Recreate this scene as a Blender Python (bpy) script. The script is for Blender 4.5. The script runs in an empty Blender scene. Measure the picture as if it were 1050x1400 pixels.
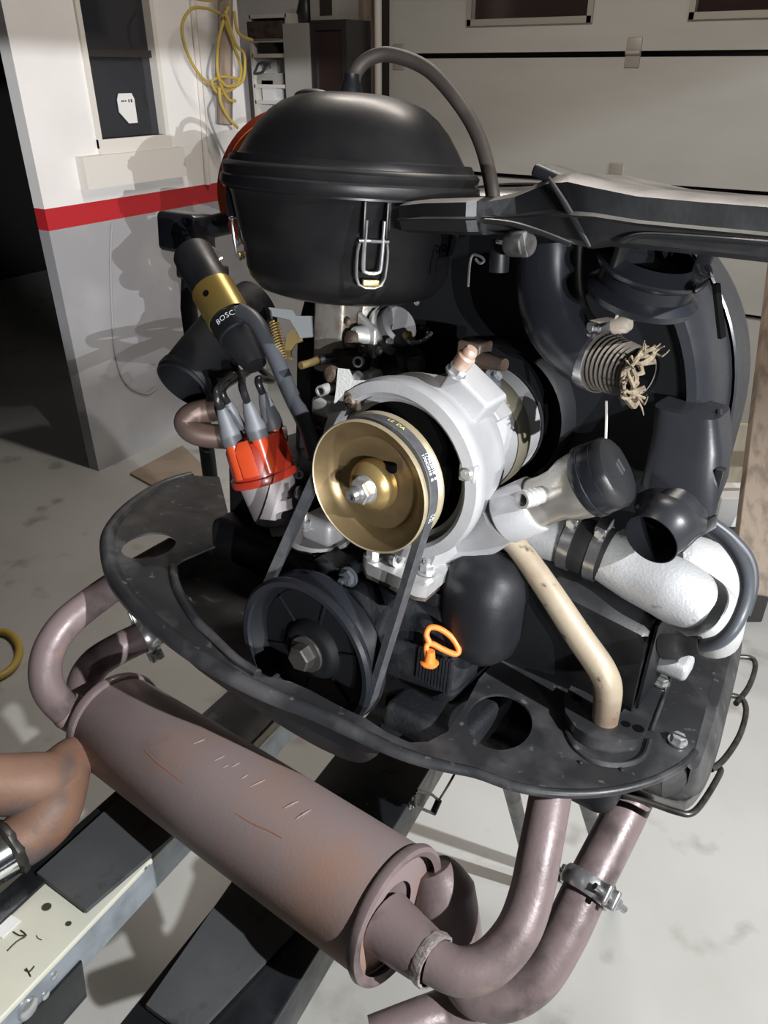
import bpy, bmesh, math, random
from mathutils import Vector as V3, Matrix
from math import sin, cos, pi, radians
random.seed(4)
SC = bpy.context.scene
COL = SC.collection

# ------------------------------------------------------------------ camera
HEAD, PITCH, FPX = radians(32.5), radians(30), 1048.0
CAM = V3((0, 0, 1.5))
cd = bpy.data.cameras.new('camera'); cam = bpy.data.objects.new('camera', cd); COL.objects.link(cam)
cam.location = CAM; cam.rotation_euler = (pi/2 - PITCH, 0, HEAD)
cd.sensor_fit = 'VERTICAL'; cd.sensor_height = 24; cd.sensor_width = 18; cd.lens = 24*FPX/1400
cd.clip_start = .02; cd.clip_end = 60
SC.camera = cam

# ------------------------------------------------------------------ world and light
w = bpy.data.worlds.new('world'); SC.world = w; w.use_nodes = True
w.node_tree.nodes['Background'].inputs[0].default_value = (.80, .86, 1, 1)
w.node_tree.nodes['Background'].inputs[1].default_value = .03
SC.view_settings.view_transform = 'Standard'; SC.view_settings.look = 'None'
SC.view_settings.gamma = 1; SC.view_settings.use_curve_mapping = False
SC.view_settings.exposure = 0.0

def lamp(name, kind, loc, power, color, **k):
    d = bpy.data.lights.new(name, kind); d.energy = power; d.color = color
    for a, b in k.items(): setattr(d, a, b)
    o = bpy.data.objects.new(name, d); o.location = loc; COL.objects.link(o); return o
LAMPS = [V3((4.02, -3.05, 1.94)), V3((3.72, -3.45, 1.94))]       # two heads of the hooded work lamp behind the photographer
for L_, p_ in zip(LAMPS, (1250, 800)):
    o_ = lamp('work_light_bulb', 'SPOT', L_, p_, (.97, .98, 1), shadow_soft_size=.004, spot_size=radians(14), spot_blend=.55)
    o_.rotation_euler = (V3((-2.62, 2.35, 1.25))-L_).to_track_quat('-Z', 'Y').to_euler()
SPOT = V3((1.46, .22, 2.30)); SPOT_AIM = V3((.48, .42, .62))
spot = lamp('clip_light_bulb', 'SPOT', SPOT, 370, (.98, .99, 1), shadow_soft_size=.015, spot_size=radians(78), spot_blend=.4)
spot.rotation_euler = (SPOT_AIM-SPOT).to_track_quat('-Z', 'Y').to_euler()
SIDE = V3((4.0, 1.6, 1.75))
side = lamp('added_side_light', 'SPOT', SIDE, 420, (.97, .98, 1), shadow_soft_size=.008, spot_size=radians(95), spot_blend=.3)  # added light without a known source, brightens right-hand edges
side.rotation_euler = (V3((-.3, 2.2, .8))-SIDE).to_track_quat('-Z', 'Y').to_euler()
ceil_l = lamp('ceiling_tube', 'AREA', (-.9, 1.9, 2.72), 32, (1, .90, .81), shape='RECTANGLE', size=1.2, size_y=.12)

# ------------------------------------------------------------------ frames
Rv = V3((cos(HEAD), sin(HEAD), 0)); HV = V3((-sin(HEAD), cos(HEAD), 0)); ZV = V3((0, 0, 1))
FW = HV*cos(PITCH) - ZV*sin(PITCH); UPV = HV*sin(PITCH) + ZV*cos(PITCH)
def ray(x, y): return Rv*((x-525)/FPX) + UPV*((700-y)/FPX) + FW
def PX(x, y, d): return CAM + ray(x, y)*d
YAW, TILT = HEAD - radians(36), radians(6)
EX = V3((cos(YAW), sin(YAW), 0)); EY = V3((-sin(YAW), cos(YAW), 0))*cos(TILT) - ZV*sin(TILT); EZ = EX.cross(EY)
C0 = PX(425, 890, .815)                       # crank pulley centre: origin of the engine frame
def E(x, y, z): return C0 + EX*x + EY*y + EZ*z
def hit(x, y, p0, n):
    r = ray(x, y); return CAM + r*(n.dot(p0-CAM)/n.dot(r))
def PE(x, y, ax, v):
    n = {'X': EX, 'Y': EY, 'Z': EZ}[ax]; return hit(x, y, C0 + n*v, n)
def onfloor(x, y, z=0): return hit(x, y, V3((0, 0, z)), ZV)

# ------------------------------------------------------------------ materials
def nt(name):
    m = bpy.data.materials.new(name); m.use_nodes = True; t = m.node_tree
    return m, t, t.nodes['Principled BSDF']
def mat(name, col, rough=.5, metal=0, col2=None, scale=8, lo=.45, hi=.65, col3=None, scale3=40, lo3=.6, hi3=.75,
        bump=0, bscale=200, rvar=0, coat=0, spec=.5, detail=6, stretch=None):
    m, t, b = nt(name); N = t.nodes; L = t.links
    b.inputs['Roughness'].default_value = rough; b.inputs['Metallic'].default_value = metal
    b.inputs['Specular IOR Level'].default_value = spec
    b.inputs['Coat Weight'].default_value = coat; b.inputs['Coat Roughness'].default_value = .15
    b.inputs['Base Color'].default_value = (*col, 1)
    tc = N.new('ShaderNodeTexCoord'); src = tc.outputs['Object']
    if stretch:
        mp = N.new('ShaderNodeMapping'); mp.inputs['Scale'].default_value = stretch; L.new(src, mp.inputs[0]); src = mp.outputs[0]
    def noise(s, d=detail):
        n = N.new('ShaderNodeTexNoise'); n.inputs['Scale'].default_value = s; n.inputs['Detail'].default_value = d
        L.new(src, n.inputs['Vector']); return n
    def mapr(n, a, c, o0=0, o1=1):
        r = N.new('ShaderNodeMapRange'); r.inputs[1].default_value = a; r.inputs[2].default_value = c
        r.inputs[3].default_value = o0; r.inputs[4].default_value = o1; L.new(n.outputs[0], r.inputs[0]); return r
    cur = None
    for c2, s, a, c in ((col2, scale, lo, hi), (col3, scale3, lo3, hi3)):
        if c2 is None: continue
        mx = N.new('ShaderNodeMix'); mx.data_type = 'RGBA'
        L.new(mapr(noise(s), a, c).outputs[0], mx.inputs[0])
        if cur is None: mx.inputs[6].default_value = (*col, 1)
        else: L.new(cur, mx.inputs[6])
        mx.inputs[7].default_value = (*c2, 1); cur = mx.outputs[2]
    if cur: L.new(cur, b.inputs['Base Color'])
    if rvar: L.new(mapr(noise(scale*1.7), .3, .7, max(.05, rough-rvar), min(1, rough+rvar)).outputs[0], b.inputs['Roughness'])
    if bump:
        bp = N.new('ShaderNodeBump'); bp.inputs['Strength'].default_value = bump; bp.inputs['Distance'].default_value = .002
        L.new(noise(bscale).outputs[0], bp.inputs['Height']); L.new(bp.outputs[0], b.inputs['Normal'])
    return m
M = {}
def dust(m, col=(.20, .185, .165), lo=.55, hi=.95, amt=.75, sc=14):
    t = m.node_tree; N = t.nodes; L = t.links; b = N['Principled BSDF']
    g = N.new('ShaderNodeNewGeometry'); sp = N.new('ShaderNodeSeparateXYZ'); L.new(g.outputs['Normal'], sp.inputs[0])
    r = N.new('ShaderNodeMapRange'); r.inputs[1].default_value = lo; r.inputs[2].default_value = hi; L.new(sp.outputs[2], r.inputs[0])
    n = N.new('ShaderNodeTexNoise'); n.inputs['Scale'].default_value = sc; n.inputs['Detail'].default_value = 8
    tc = N.new('ShaderNodeTexCoord'); L.new(tc.outputs['Object'], n.inputs['Vector'])
    r2 = N.new('ShaderNodeMapRange'); r2.inputs[1].default_value = .3; r2.inputs[2].default_value = .62; L.new(n.outputs[0], r2.inputs[0])
    mu = N.new('ShaderNodeMath'); mu.operation = 'MULTIPLY'; L.new(r.outputs[0], mu.inputs[0]); L.new(r2.outputs[0], mu.inputs[1])
    m2 = N.new('ShaderNodeMath'); m2.operation = 'MULTIPLY'; L.new(mu.outputs[0], m2.inputs[0]); m2.inputs[1].default_value = amt
    mx = N.new('ShaderNodeMix'); mx.data_type = 'RGBA'; L.new(m2.outputs[0], mx.inputs[0])
    old = b.inputs['Base Color'].links
    if old: L.new(old[0].from_socket, mx.inputs[6])
    else: mx.inputs[6].default_value = b.inputs['Base Color'].default_value
    mx.inputs[7].default_value = (*col, 1); L.new(mx.outputs[2], b.inputs['Base Color']); return m
M['black'] = mat('black_paint', (.008, .0085, .0105), .46, 0, (.018, .018, .020), 14, .5, .8, rvar=.10, spec=.35, bump=.08, bscale=300)
M['gloss'] = mat('gloss_black', (.012, .013, .017), .27, 0, rvar=.06, bump=.03, bscale=90)
M['shroud'] = mat('shroud_black', (.017, .018, .022), .31, 0, (.024, .025, .027), 10, .5, .8, rvar=.07, spec=.5, bump=.05, bscale=150)
M['airc'] = dust(mat('aircleaner_black', (.0065, .0065, .0075), .36, 0, (.016, .015, .015), 9, .52, .8, rvar=.09, spec=.28, bump=.05, bscale=120), (.22, .21, .19), .80, 1.0, .22, 9)
M['dusty'] = mat('dusty_plastic', (.012, .0125, .014), .40, 0, (.05, .048, .046), 12, .55, .85, rvar=.12, bump=.1, bscale=220)
M['tin'] = mat('tin_black', (.020, .0205, .023), .45, 0, (.062, .062, .064), 16, .48, .66, (.15, .15, .145), 70, .64, .76, rvar=.12, bump=.1, bscale=250)
M['horn'] = dust(mat('horn_plastic', (.012, .0125, .014), .42, 0, (.03, .03, .03), 12, .55, .85, rvar=.1, bump=.1, bscale=220))
M['rubber'] = mat('rubber_black', (.014, .014, .015), .55, 0, bump=.1, bscale=300)
M['belt'] = mat('belt_rubber', (.045, .047, .052), .6, 0, (.07, .07, .075), 60, bump=.1, bscale=400)
M['cable'] = mat('grey_cable', (.055, .06, .07), .42)
M['case'] = mat('case_black', (.012, .013, .016), .46, 0, (.03, .031, .034), 30, .5, .7, bump=.35, bscale=260)
M['alu'] = mat('cast_alu', (.43, .43, .44), .48, .35, (.37, .37, .38), 20, .4, .7, bump=.12, bscale=500, rvar=.08)
M['aludark'] = mat('cast_alu_grey', (.30, .295, .30), .5, .25, (.25, .245, .25), 24, bump=.1, bscale=500)
M['alubright'] = mat('bright_alu', (.62, .62, .61), .38, .6, (.48, .48, .47), 25, .5, .7, bump=.08, bscale=300, rvar=.12)
M['manifold'] = mat('manifold_alu', (.66, .67, .68), .42, .5, (.50, .49, .47), 16, .5, .75, (.3, .29, .27), 70, .66, .75, bump=.25, bscale=350)
M['fillertin'] = mat('filler_tin', (.46, .44, .40), .36, .75, (.34, .30, .25), 14, .5, .75, rvar=.12, bump=.05, bscale=120)
M['steel'] = mat('steel', (.55, .55, .56), .3, .9, (.38, .37, .36), 60)
M['zinc'] = mat('zinc', (.68, .69, .70), .28, .85, (.5, .5, .5), 80)
M['darksteel'] = mat('dark_steel', (.10, .095, .09), .4, .7, (.05, .045, .04), 60)
M['gold'] = mat('yellow_zinc', (.25, .18, .09), .38, .7, (.13, .085, .045), 16, .42, .72, (.05, .035, .025), 40, .68, .8, rvar=.1)
M['goldlight'] = mat('worn_yellow_zinc', (.50, .43, .29), .42, .6, (.38, .31, .19), 22, .5, .7, rvar=.1)
M['goldcup'] = mat('bright_yellow_zinc', (.50, .36, .15), .30, .8, (.34, .24, .10), 30, .5, .7)
M['brass'] = mat('brass', (.62, .46, .20), .3, .85)
M['coilgold'] = mat('coil_bracket_gold', (.42, .28, .08), .33, .8, (.36, .33, .12), 12)
M['rust'] = mat('rust_primer', (.262, .205, .200), .62, .02, (.33, .185, .125), 5, .47, .70, (.17, .145, .138), 9, .58, .74, bump=.12, bscale=260)
M['rustpipe'] = mat('rust_pipe', (.205, .155, .155), .42, .12, (.10, .075, .075), 22, .5, .68, (.26, .18, .15), 30, .64, .75, bump=.15, bscale=240, rvar=.12)
M['copper'] = mat('heat_tinted_pipe', (.13, .085, .07), .5, .3, (.09, .07, .06), 18)
M['tail'] = mat('heat_rust_pipe', (.22, .125, .085), .6, .1, (.26, .11, .05), 12, .5, .68, (.10, .085, .085), 9, .5, .62, bump=.2, bscale=200)
M['streak'] = mat('bright_rust', (.36, .14, .07), .8)
M['weld'] = mat('weld_bead', (.55, .50, .47), .4, .6, (.3, .25, .23), 120, bump=.8, bscale=300)
M['tan'] = mat('aged_cream_pipe', (.33, .275, .20), .45, .1, (.19, .13, .09), 16, .5, .75, (.07, .055, .045), 60, .62, .70, bump=.08, bscale=220)
M['red'] = mat('red_bakelite', (.36, .030, .014), .32, 0, coat=.2)
M['redlit'] = mat('lit_red_bakelite', (.62, .070, .018), .35, 0, coat=.2)  # same bakelite as the cap, its lit tone put into the colour
M['distgrey'] = mat('distributor_alu', (.36, .33, .33), .5, .3, (.30, .27, .27), 25, bump=.1, bscale=400)
M['boot'] = mat('grey_boot', (.10, .105, .115), .5)
M['wire'] = mat('black_wire', (.012, .012, .013), .35)
M['orange'] = mat('orange_paint', (.68, .19, .03), .42, 0, (.35, .12, .05), 60, .6, .7)
M['orangeplastic'] = mat('orange_plastic', (.92, .19, .045), .4)
M['orangedark'] = mat('dark_orange_plastic', (.66, .105, .032), .45)
M['carb'] = mat('carburettor_zinc', (.60, .61, .59), .42, .45, (.40, .39, .36), 35, .5, .72, (.16, .12, .08), 60, .66, .74, bump=.2, bscale=400)
M['carbmid'] = mat('carburettor_stained', (.30, .28, .25), .45, .5, (.18, .14, .11), 40, .45, .65, bump=.25, bscale=350)
M['carbdark'] = mat('carburettor_dirty', (.16, .14, .12), .5, .5, (.09, .06, .045), 40, bump=.2, bscale=400)
M['rustyscrew'] = mat('rusty_screw', (.085, .06, .045), .6, .3, (.20, .16, .12), 80, bump=.5, bscale=300)
M['greypaint'] = mat('grey_bracket', (.22, .235, .24), .45, .2)
M['olive'] = mat('olive_strap', (.20, .185, .135), .45, .3)
M['twine'] = mat('frayed_twine', (.20, .16, .11), .95, 0, (.10, .08, .055), 120, bump=.8, bscale=400)
M['corr'] = mat('foil_hose', (.11, .095, .08), .55, .2, (.06, .05, .04), 40)
M['beam'] = mat('beam_black', (.010, .011, .013), .34, 0, (.022, .023, .026), 20, .5, .8, (.30, .30, .30), 90, .74, .78, rvar=.1)
M['pad'] = mat('rubber_pad', (.055, .057, .060), .62, 0, (.075, .077, .08), 9, .45, .7, (.03, .03, .032), 26, .62, .75, bump=.15, bscale=180)
M['cream'] = mat('cream_paint', (.64, .63, .52), .42, 0, (.50, .52, .46), 5, .5, .75, (.06, .06, .06), 34, .70, .76, rvar=.1)
M['zincside'] = mat('zinc_beam_side', (.34, .38, .42), .38, .5, (.22, .25, .28), 26, .45, .7)
M['white'] = mat('white_wall', (.80, .785, .77), .7, 0, (.74, .72, .70), 3, .45, .7, bump=.05, bscale=60)
M['wallgrey'] = mat('grey_wall_paint', (.33, .33, .345), .55, 0, (.42, .42, .43), 3, .45, .7)
M['stripe'] = mat('red_stripe', (.46, .018, .025), .5)
M['frame'] = mat('window_trim', (.70, .67, .62), .5)
M['doorpanel'] = mat('door_panel', (.50, .49, .455), .5, 0, (.46, .45, .415), 2, .4, .7, bump=.05, bscale=40, stretch=(1, 1, 4))
M['seam'] = mat('dark_seam', (.028, .022, .02), .6)
M['hinge'] = mat('hinge', (.42, .39, .34), .45, .3)
M['doorglass'] = mat('dark_glass', (.040, .026, .024), .12)
M['floor'] = mat('concrete', (.455, .455, .44), .62, 0, (.39, .39, .365), 2.2, .42, .68, (.27, .265, .24), 7, .60, .74, bump=.08, bscale=80)
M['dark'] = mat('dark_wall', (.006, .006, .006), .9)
M['ceiling'] = mat('ceiling', (.35, .34, .32), .9)
M['hose'] = mat('yellow_hose', (.46, .33, .07), .45)
M['greycord'] = mat('grey_cord', (.33, .33, .33), .6)
M['wood'] = mat('weathered_wood', (.27, .215, .165), .75, 0, (.17, .13, .10), 6, stretch=(6, 6, 1), bump=.3, bscale=60)
M['palewood'] = mat('pale_wood', (.52, .46, .36), .7, 0, (.40, .33, .24), 6, stretch=(6, 6, 1))
M['card'] = mat('brown_card', (.30, .24, .18), .8, 0, (.24, .19, .14), 6)
M['paper'] = mat('paper', (.75, .75, .74), .7)
M['print'] = mat('white_print', (.62, .64, .66), .6)
M['yprint'] = mat('yellow_print', (.55, .50, .12), .6)
M['hole'] = mat('hole_shade', (.003, .003, .003), .95, spec=.05)  # near-black colour stands in for the shade inside holes and slots
M['inner'] = mat('black_and_shade', (.006, .0065, .008), .6, 0, spec=.22)  # hose black, also painted shade on recessed and unlit faces
M['weight'] = mat('worn_weight', (.16, .155, .15), .45, .5, (.04, .04, .04), 50)
M['ink'] = mat('ink', (.04, .035, .02), .7)
M['cabgrey'] = mat('cabinet_grey', (.36, .345, .32), .6)
M['cabdark'] = mat('cabinet_dark', (.030, .028, .027), .35)
M['brown'] = mat('brown_hose', (.040, .032, .027), .6, 0, (.065, .055, .046), 20)
M['brownbox'] = mat('brown_bracket', (.12, .085, .065), .5, .3, (.06, .045, .04), 40)
M['chrome'] = mat('chrome', (.7, .72, .75), .15, 1)
M['wirewhite'] = mat('pale_wire', (.55, .53, .50), .4, .3)
M['beige'] = mat('beige_plastic', (.36, .31, .26), .55)
m, t, b = nt('window_glass'); b.inputs['Base Color'].default_value = (.035, .037, .045, 1); b.inputs['Roughness'].default_value = .05; M['glass'] = m
b.inputs['Transmission Weight'].default_value = .25

# ------------------------------------------------------------------ mesh builder
def basis(a, ref=None):
    a = a.normalized(); ref = ref or (ZV if abs(a.z) < .9 else EX)
    u = (ref - a*ref.dot(a)).normalized(); return u, a.cross(u)
def catmull(P, n):
    out = []
    for i in range(len(P)-1):
        p0, p1, p2, p3 = P[max(i-1, 0)], P[i], P[i+1], P[min(i+2, len(P)-1)]
        for k in range(n):
            s = k/n
            out.append(.5*((2*p1) + (p2-p0)*s + (2*p0-5*p1+4*p2-p3)*s*s + (3*p1-p0-3*p2+p3)*s**3))
    out.append(P[-1].copy() if hasattr(P[-1], 'copy') else P[-1]); return out
class MB:
    def __init__(s): s.v = []; s.f = []
    def add(s, vs, fs):
        o = len(s.v); s.v += [V3(x) for x in vs]; s.f += [tuple(i+o for i in f) for f in fs]; return s
    def loft(s, rings, closed=True, caps=(True, True)):
        n = len(rings[0]); vs = [p for r in rings for p in r]; fs = []
        for i in range(len(rings)-1):
            for j in range(n if closed else n-1):
                k = (j+1) % n; fs.append((i*n+j, i*n+k, (i+1)*n+k, (i+1)*n+j))
        if closed and caps[0]: fs.append(tuple(reversed(range(n))))
        if closed and caps[1]: fs.append(tuple((len(rings)-1)*n+j for j in range(n)))
        return s.add(vs, fs)
    def lathe(s, p, a, prof, seg=40, ref=None, arc=2*pi, a0=0, mod=None, caps=False):
        a = a.normalized(); u, v = basis(a, ref); rings = []
        full = arc > 6.28; n = seg if full else seg+1
        for (tt, r) in prof:
            ring = []
            for j in range(n):
                th = a0 + arc*j/seg; rr = max(r, 1e-5)*(mod(th, tt, r) if mod else 1)
                ring.append(p + a*tt + (u*cos(th)+v*sin(th))*rr)
            rings.append(ring)
        return s.loft(rings, full, (caps, caps))
    def tube(s, P, r, seg=14, sub=8, caps=True):
        Q = catmull([V3(p) for p in P], sub) if sub > 1 and len(P) > 2 else [V3(p) for p in P]
        if not isinstance(r, (list, tuple)): rs = [r]*len(Q)
        else:
            rs = []; m_ = len(r)-1
            for i in range(len(Q)):
                x = i/(len(Q)-1)*m_; k = min(int(x), m_-1); rs.append(r[k]+(r[k+1]-r[k])*(x-k))
        u = None; rings = []
        for i, q in enumerate(Q):
            tg = (Q[min(i+1, len(Q)-1)]-Q[max(i-1, 0)]).normalized()
            if u is None: u, v = basis(tg)
            else: u = (u-tg*u.dot(tg)).normalized(); v = tg.cross(u)
            rings.append([q+(u*cos(2*pi*j/seg)+v*sin(2*pi*j/seg))*rs[i] for j in range(seg)])
        return s.loft(rings, True, (caps, caps))
    def hollow(s, P, r, wall, seg=24, sub=8):
        Q = catmull([V3(p) for p in P], sub)
        s.tube(P, r, seg, sub, False); s.tube(P, [x-wall for x in r] if isinstance(r, (list, tuple)) else r-wall, seg, sub, False)
        n = seg; o = len(s.v)-2*len(Q)*n
        if len(P) < 3: Q = P; o = len(s.v)-2*len(Q)*n
        for e in (0, len(Q)-1):
            for j in range(n):
                k = (j+1) % n; a_ = o+e*n; b_ = o+len(Q)*n+e*n
                s.f.append((a_+j, a_+k, b_+k, b_+j))
        return s
    def ball(s, p, rx, ry=None, rz=None, ax=None, seg=20, n=12):
        ry = ry or rx; rz = rz or rx; X, Y, Z = ax or (EX, EY, EZ); rings = []
        for i in range(n+1):
            th = pi*i/n
            rings.append([p+X*rx*max(sin(th), 1e-4)*cos(2*pi*j/seg)+Y*ry*max(sin(th), 1e-4)*sin(2*pi*j/seg)-Z*rz*cos(th) for j in range(seg)])
        return s.loft(rings)
    def box(s, p, hx, hy, hz, ax=None, bev=0):
        X, Y, Z = ax or (EX, EY, EZ)
        if bev <= 0:
            vs = [p+X*hx*i+Y*hy*j+Z*hz*k for k in (-1, 1) for (i, j) in ((-1, -1), (1, -1), (1, 1), (-1, 1))]
            return s.add(vs, [(3, 2, 1, 0), (4, 5, 6, 7), (0, 1, 5, 4), (1, 2, 6, 5), (2, 3, 7, 6), (3, 0, 4, 7)])
        b = min(bev, hx*.9, hy*.9, hz*.9)
        def ring(a, c, z):
            q = []
            for (sx, sy, t0) in ((1, 1, 0), (-1, 1, 90), (-1, -1, 180), (1, -1, 270)):
                for k in range(4):
                    th = radians(t0+30*k); q.append(p+X*(sx*(hx-b)+(b-a)*cos(th))+Y*(sy*(hy-b)+(b-a)*sin(th))+Z*z)
            return q
        R_ = [ring(b, 0, -hz), ring(b*.5, 0, -hz+b*.13), ring(b*.13, 0, -hz+b*.5), ring(0, 0, -hz+b), ring(0, 0, hz-b), ring(b*.13, 0, hz-b*.5), ring(b*.5, 0, hz-b*.13), ring(b, 0, hz)]
        return s.loft(R_)
    def poly(s, pts, d, holes=()):
        """prism: planar outline pts (3-D) with holes, extruded along d"""
        bm = bmesh.new(); loops = []
        for lp in (pts, *holes):
            vs = [bm.verts.new(p) for p in lp]; loops.append(vs)
            for i in range(len(vs)): bm.edges.new((vs[i], vs[(i+1) % len(vs)]))
        bmesh.ops.triangle_fill(bm, use_beauty=True, use_dissolve=False, edges=bm.edges[:], normal=d.normalized())
        bm.verts.index_update(); vs = [v.co.copy() for v in bm.verts]; n = len(vs)
        fs = [tuple(v.index for v in f.verts) for f in bm.faces]
        allf = list(fs)+[tuple(i+n for i in reversed(f)) for f in fs]; o = 0
        for lp in loops:
            k = len(lp)
            for i in range(k): allf.append((o+i, o+(i+1) % k, n+o+(i+1) % k, n+o+i))
            o += k
        bm.free(); return s.add(vs+[v+d for v in vs], allf)
    def hexa(s, p, a, r, h, ref=None, ch=.12):
        a = a.normalized(); u, v = basis(a, ref)
        def ring(t_, k): return [p+a*t_+(u*cos(pi/3*j)+v*sin(pi/3*j))*r*k for j in range(6)]
        return s.loft([ring(0, 1), ring(h*(1-ch), 1), ring(h, .88)])
    def build(s, name, m, parent=None, sharp=38, flat=False):
        me = bpy.data.meshes.new(name)
        lo = V3([min(v[i] for v in s.v) for i in range(3)]); hi = V3([max(v[i] for v in s.v) for i in range(3)])
        c = V3(((lo.x+hi.x)/2, (lo.y+hi.y)/2, lo.z))
        me.from_pydata([v-c for v in s.v], [], s.f)
        bm = bmesh.new(); bm.from_mesh(me); bmesh.ops.recalc_face_normals(bm, faces=bm.faces[:]); bm.to_mesh(me); bm.free()
        if not flat:
            me.polygons.foreach_set('use_smooth', [True]*len(me.polygons)); me.set_sharp_from_angle(angle=radians(sharp))
        me.materials.append(M[m] if isinstance(m, str) else m)
        o = bpy.data.objects.new(name, me); COL.objects.link(o); o.location = c
        if parent:
            o.parent = parent; o.location = c - wloc(parent)
        return o
def wloc(o):
    p = V3(o.location)
    while o.parent: o = o.parent; p += V3(o.location)
    return p
def tag(o, label, cat, group=None, kind=None):
    if label: o['label'] = label
    if cat: o['category'] = cat
    if group: o['group'] = group
    if kind: o['kind'] = kind
    return o
def thing(name, label, cat, loc, group=None):
    o = bpy.data.objects.new(name, None); o.empty_display_size = .02; COL.objects.link(o); o.location = loc
    return tag(o, label, cat, group)
def struct(o): o['kind'] = 'structure'; return o
def lab(o, s): o['label'] = s; return o
def text_polys(txt, size, spacing=1.0, bold=0):
    c = bpy.data.curves.new('t', 'FONT'); c.body = txt; c.size = size; c.align_x = 'CENTER'; c.align_y = 'CENTER'; c.resolution_u = 2; c.space_character = spacing; c.offset = bold
    o = bpy.data.objects.new('t', c); COL.objects.link(o)
    dg = bpy.context.evaluated_depsgraph_get(); me = bpy.data.meshes.new_from_object(o.evaluated_get(dg))
    bm = bmesh.new(); bm.from_mesh(me); bmesh.ops.triangulate(bm, faces=bm.faces[:]); bm.verts.index_update()
    vs = [v.co.copy() for v in bm.verts]; fs = [tuple(v.index for v in f.verts) for f in bm.faces]; bm.free()
    bpy.data.objects.remove(o); bpy.data.curves.remove(c); bpy.data.meshes.remove(me)
    return vs, fs
def bolt(mb, p, a, r, h, washer=1.5, shaft=0, sr=.5):
    mb.lathe(p, a, [(0, 1e-5), (0, r*washer), (h*.25, r*washer), (h*.25, 1e-5)], 18)
    mb.hexa(p+a.normalized()*h*.25, a, r, h*.75)
    if shaft: mb.lathe(p+a.normalized()*h, a, [(0, r*sr), (shaft*.9, r*sr), (shaft, r*sr*.8), (shaft, 1e-5)], 12)
    return mb
def screw(mb, p, a, r, h=.003):
    a = a.normalized(); u, v = basis(a)
    mb.lathe(p, a, [(0, r), (h*.5, r), (h, r*.75), (h*1.02, 1e-5)], 16)
    for q in (u, v): mb.box(p+a*h, r*.55, r*.13, h*.12, (q, a.cross(q), a))
    return mb

# ================================================================== SETTING
fl = MB().box(V3((0, .4, -.05)), 6.6, 6.4, .05, (V3((1, 0, 0)), V3((0, 1, 0)), ZV)).build('floor', 'floor'); struct(fl)
WX = V3((1, 0, 0)); WY = V3((0, 1, 0)); W = (WX, WY, ZV)
XL, YD = -2.62, 3.75
def pwx(x, y): return hit(x, y, V3((XL, 0, 0)), WX)
def pwy(x, y, yd=YD): return hit(x, y, V3((0, yd, 0)), WY)
ye = pwx(135, 643).y
th = .06
def wbox(x0, x1, y0, y1, z0, z1): return MB().box(V3(((x0+x1)/2, (y0+y1)/2, (z0+z1)/2)), abs(x1-x0)/2, abs(y1-y0)/2, abs(z1-z0)/2, W)
z1s, z0s = pwx(62, 286).z, pwx(62, 317).z
wy0, wy1 = pwx(128, 150).y, pwx(222, 150).y
wz0, wz1 = pwx(180, 187).z, 2.3
YE = 2.95
wl = wbox(XL-th, XL, ye, YE, 0, z0s); wall = struct(wl.build('wall_left', 'wallgrey'))
struct(wbox(XL-th, XL, ye, YE, z0s, z1s).build('red_stripe', 'stripe', wall))
up = wbox(XL-th, XL, ye, wy0, z1s, 2.9)
for q in (wbox(XL-th, XL, wy1, YE, z1s, 2.9), wbox(XL-th, XL, wy0, wy1, z1s, wz0), wbox(XL-th, XL, wy0, wy1, wz1, 2.9)): up.add(q.v, q.f)
struct(up.build('upper_wall', 'white', wall))
win = thing('window_1', None, None, V3((XL, (wy0+wy1)/2, wz0))); struct(win)
fr = MB()
for q in (wbox(XL-th, XL+.012, wy0-.012, wy0+.008, wz0-.03, wz1), wbox(XL-th, XL+.012, wy1-.008, wy1+.012, wz0-.03, wz1)): fr.add(q.v, q.f)
fr.build('window_frame', 'frame', win)
wbox(XL-th, XL+.02, wy0-.012, wy1+.012, wz0-.05, wz0).build('window_rail', 'frame', win)
wbox(XL-th*.6, XL+.045, wy0-.12, wy1+.05, wz0-.16, wz0-.05).build('window_sill', 'frame', win)
wbox(XL-.035, XL-.028, wy0, wy1, wz0, wz1).build('pane', 'glass', win)
wbox(XL-.03, XL-.012, wy0, wy1, pwx(170, 73).z-.012, pwx(170, 73).z+.012).build('window_bar', 'seam', win)
a_, b_ = pwx(164, 128), pwx(193, 168)
note = MB(); u0, u1, v0, v1 = a_.y, b_.y, b_.z, a_.z
note.poly([V3((XL-.022, u0+.01, v1)), V3((XL-.022, u1-.01, v1)), V3((XL-.022, u1, v1-.02)), V3((XL-.022, u1, v0)), V3((XL-.022, u0+.04, v0)), V3((XL-.022, u0, v0+.04)), V3((XL-.022, u0, v1-.02))], WX*.003)
nb = tag(note.build('paper_note', 'paper'), 'torn white paper note stuck on the dark window pane', 'note')
for k, (p, q) in enumerate(((.2, .38), (.42, .5), (.62, .68), (.76, .84))):
    MB().box(V3((XL-.0185, u0+(u1-u0)*(p+q)/2, v1-(v1-v0)*.25)), .0008, (u1-u0)*(q-p)/2, (v1-v0)*(.02 if k < 2 else .05), W).build('ink_mark', 'ink', nb)
# dark room beyond the wall end, ceiling
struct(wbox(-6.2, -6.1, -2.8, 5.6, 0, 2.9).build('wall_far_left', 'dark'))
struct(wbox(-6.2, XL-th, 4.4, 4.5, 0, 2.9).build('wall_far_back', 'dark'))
struct(wbox(-6.4, 6.4, -5.8, 5.8, 2.9, 3.0).build('ceiling', 'ceiling'))
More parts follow.
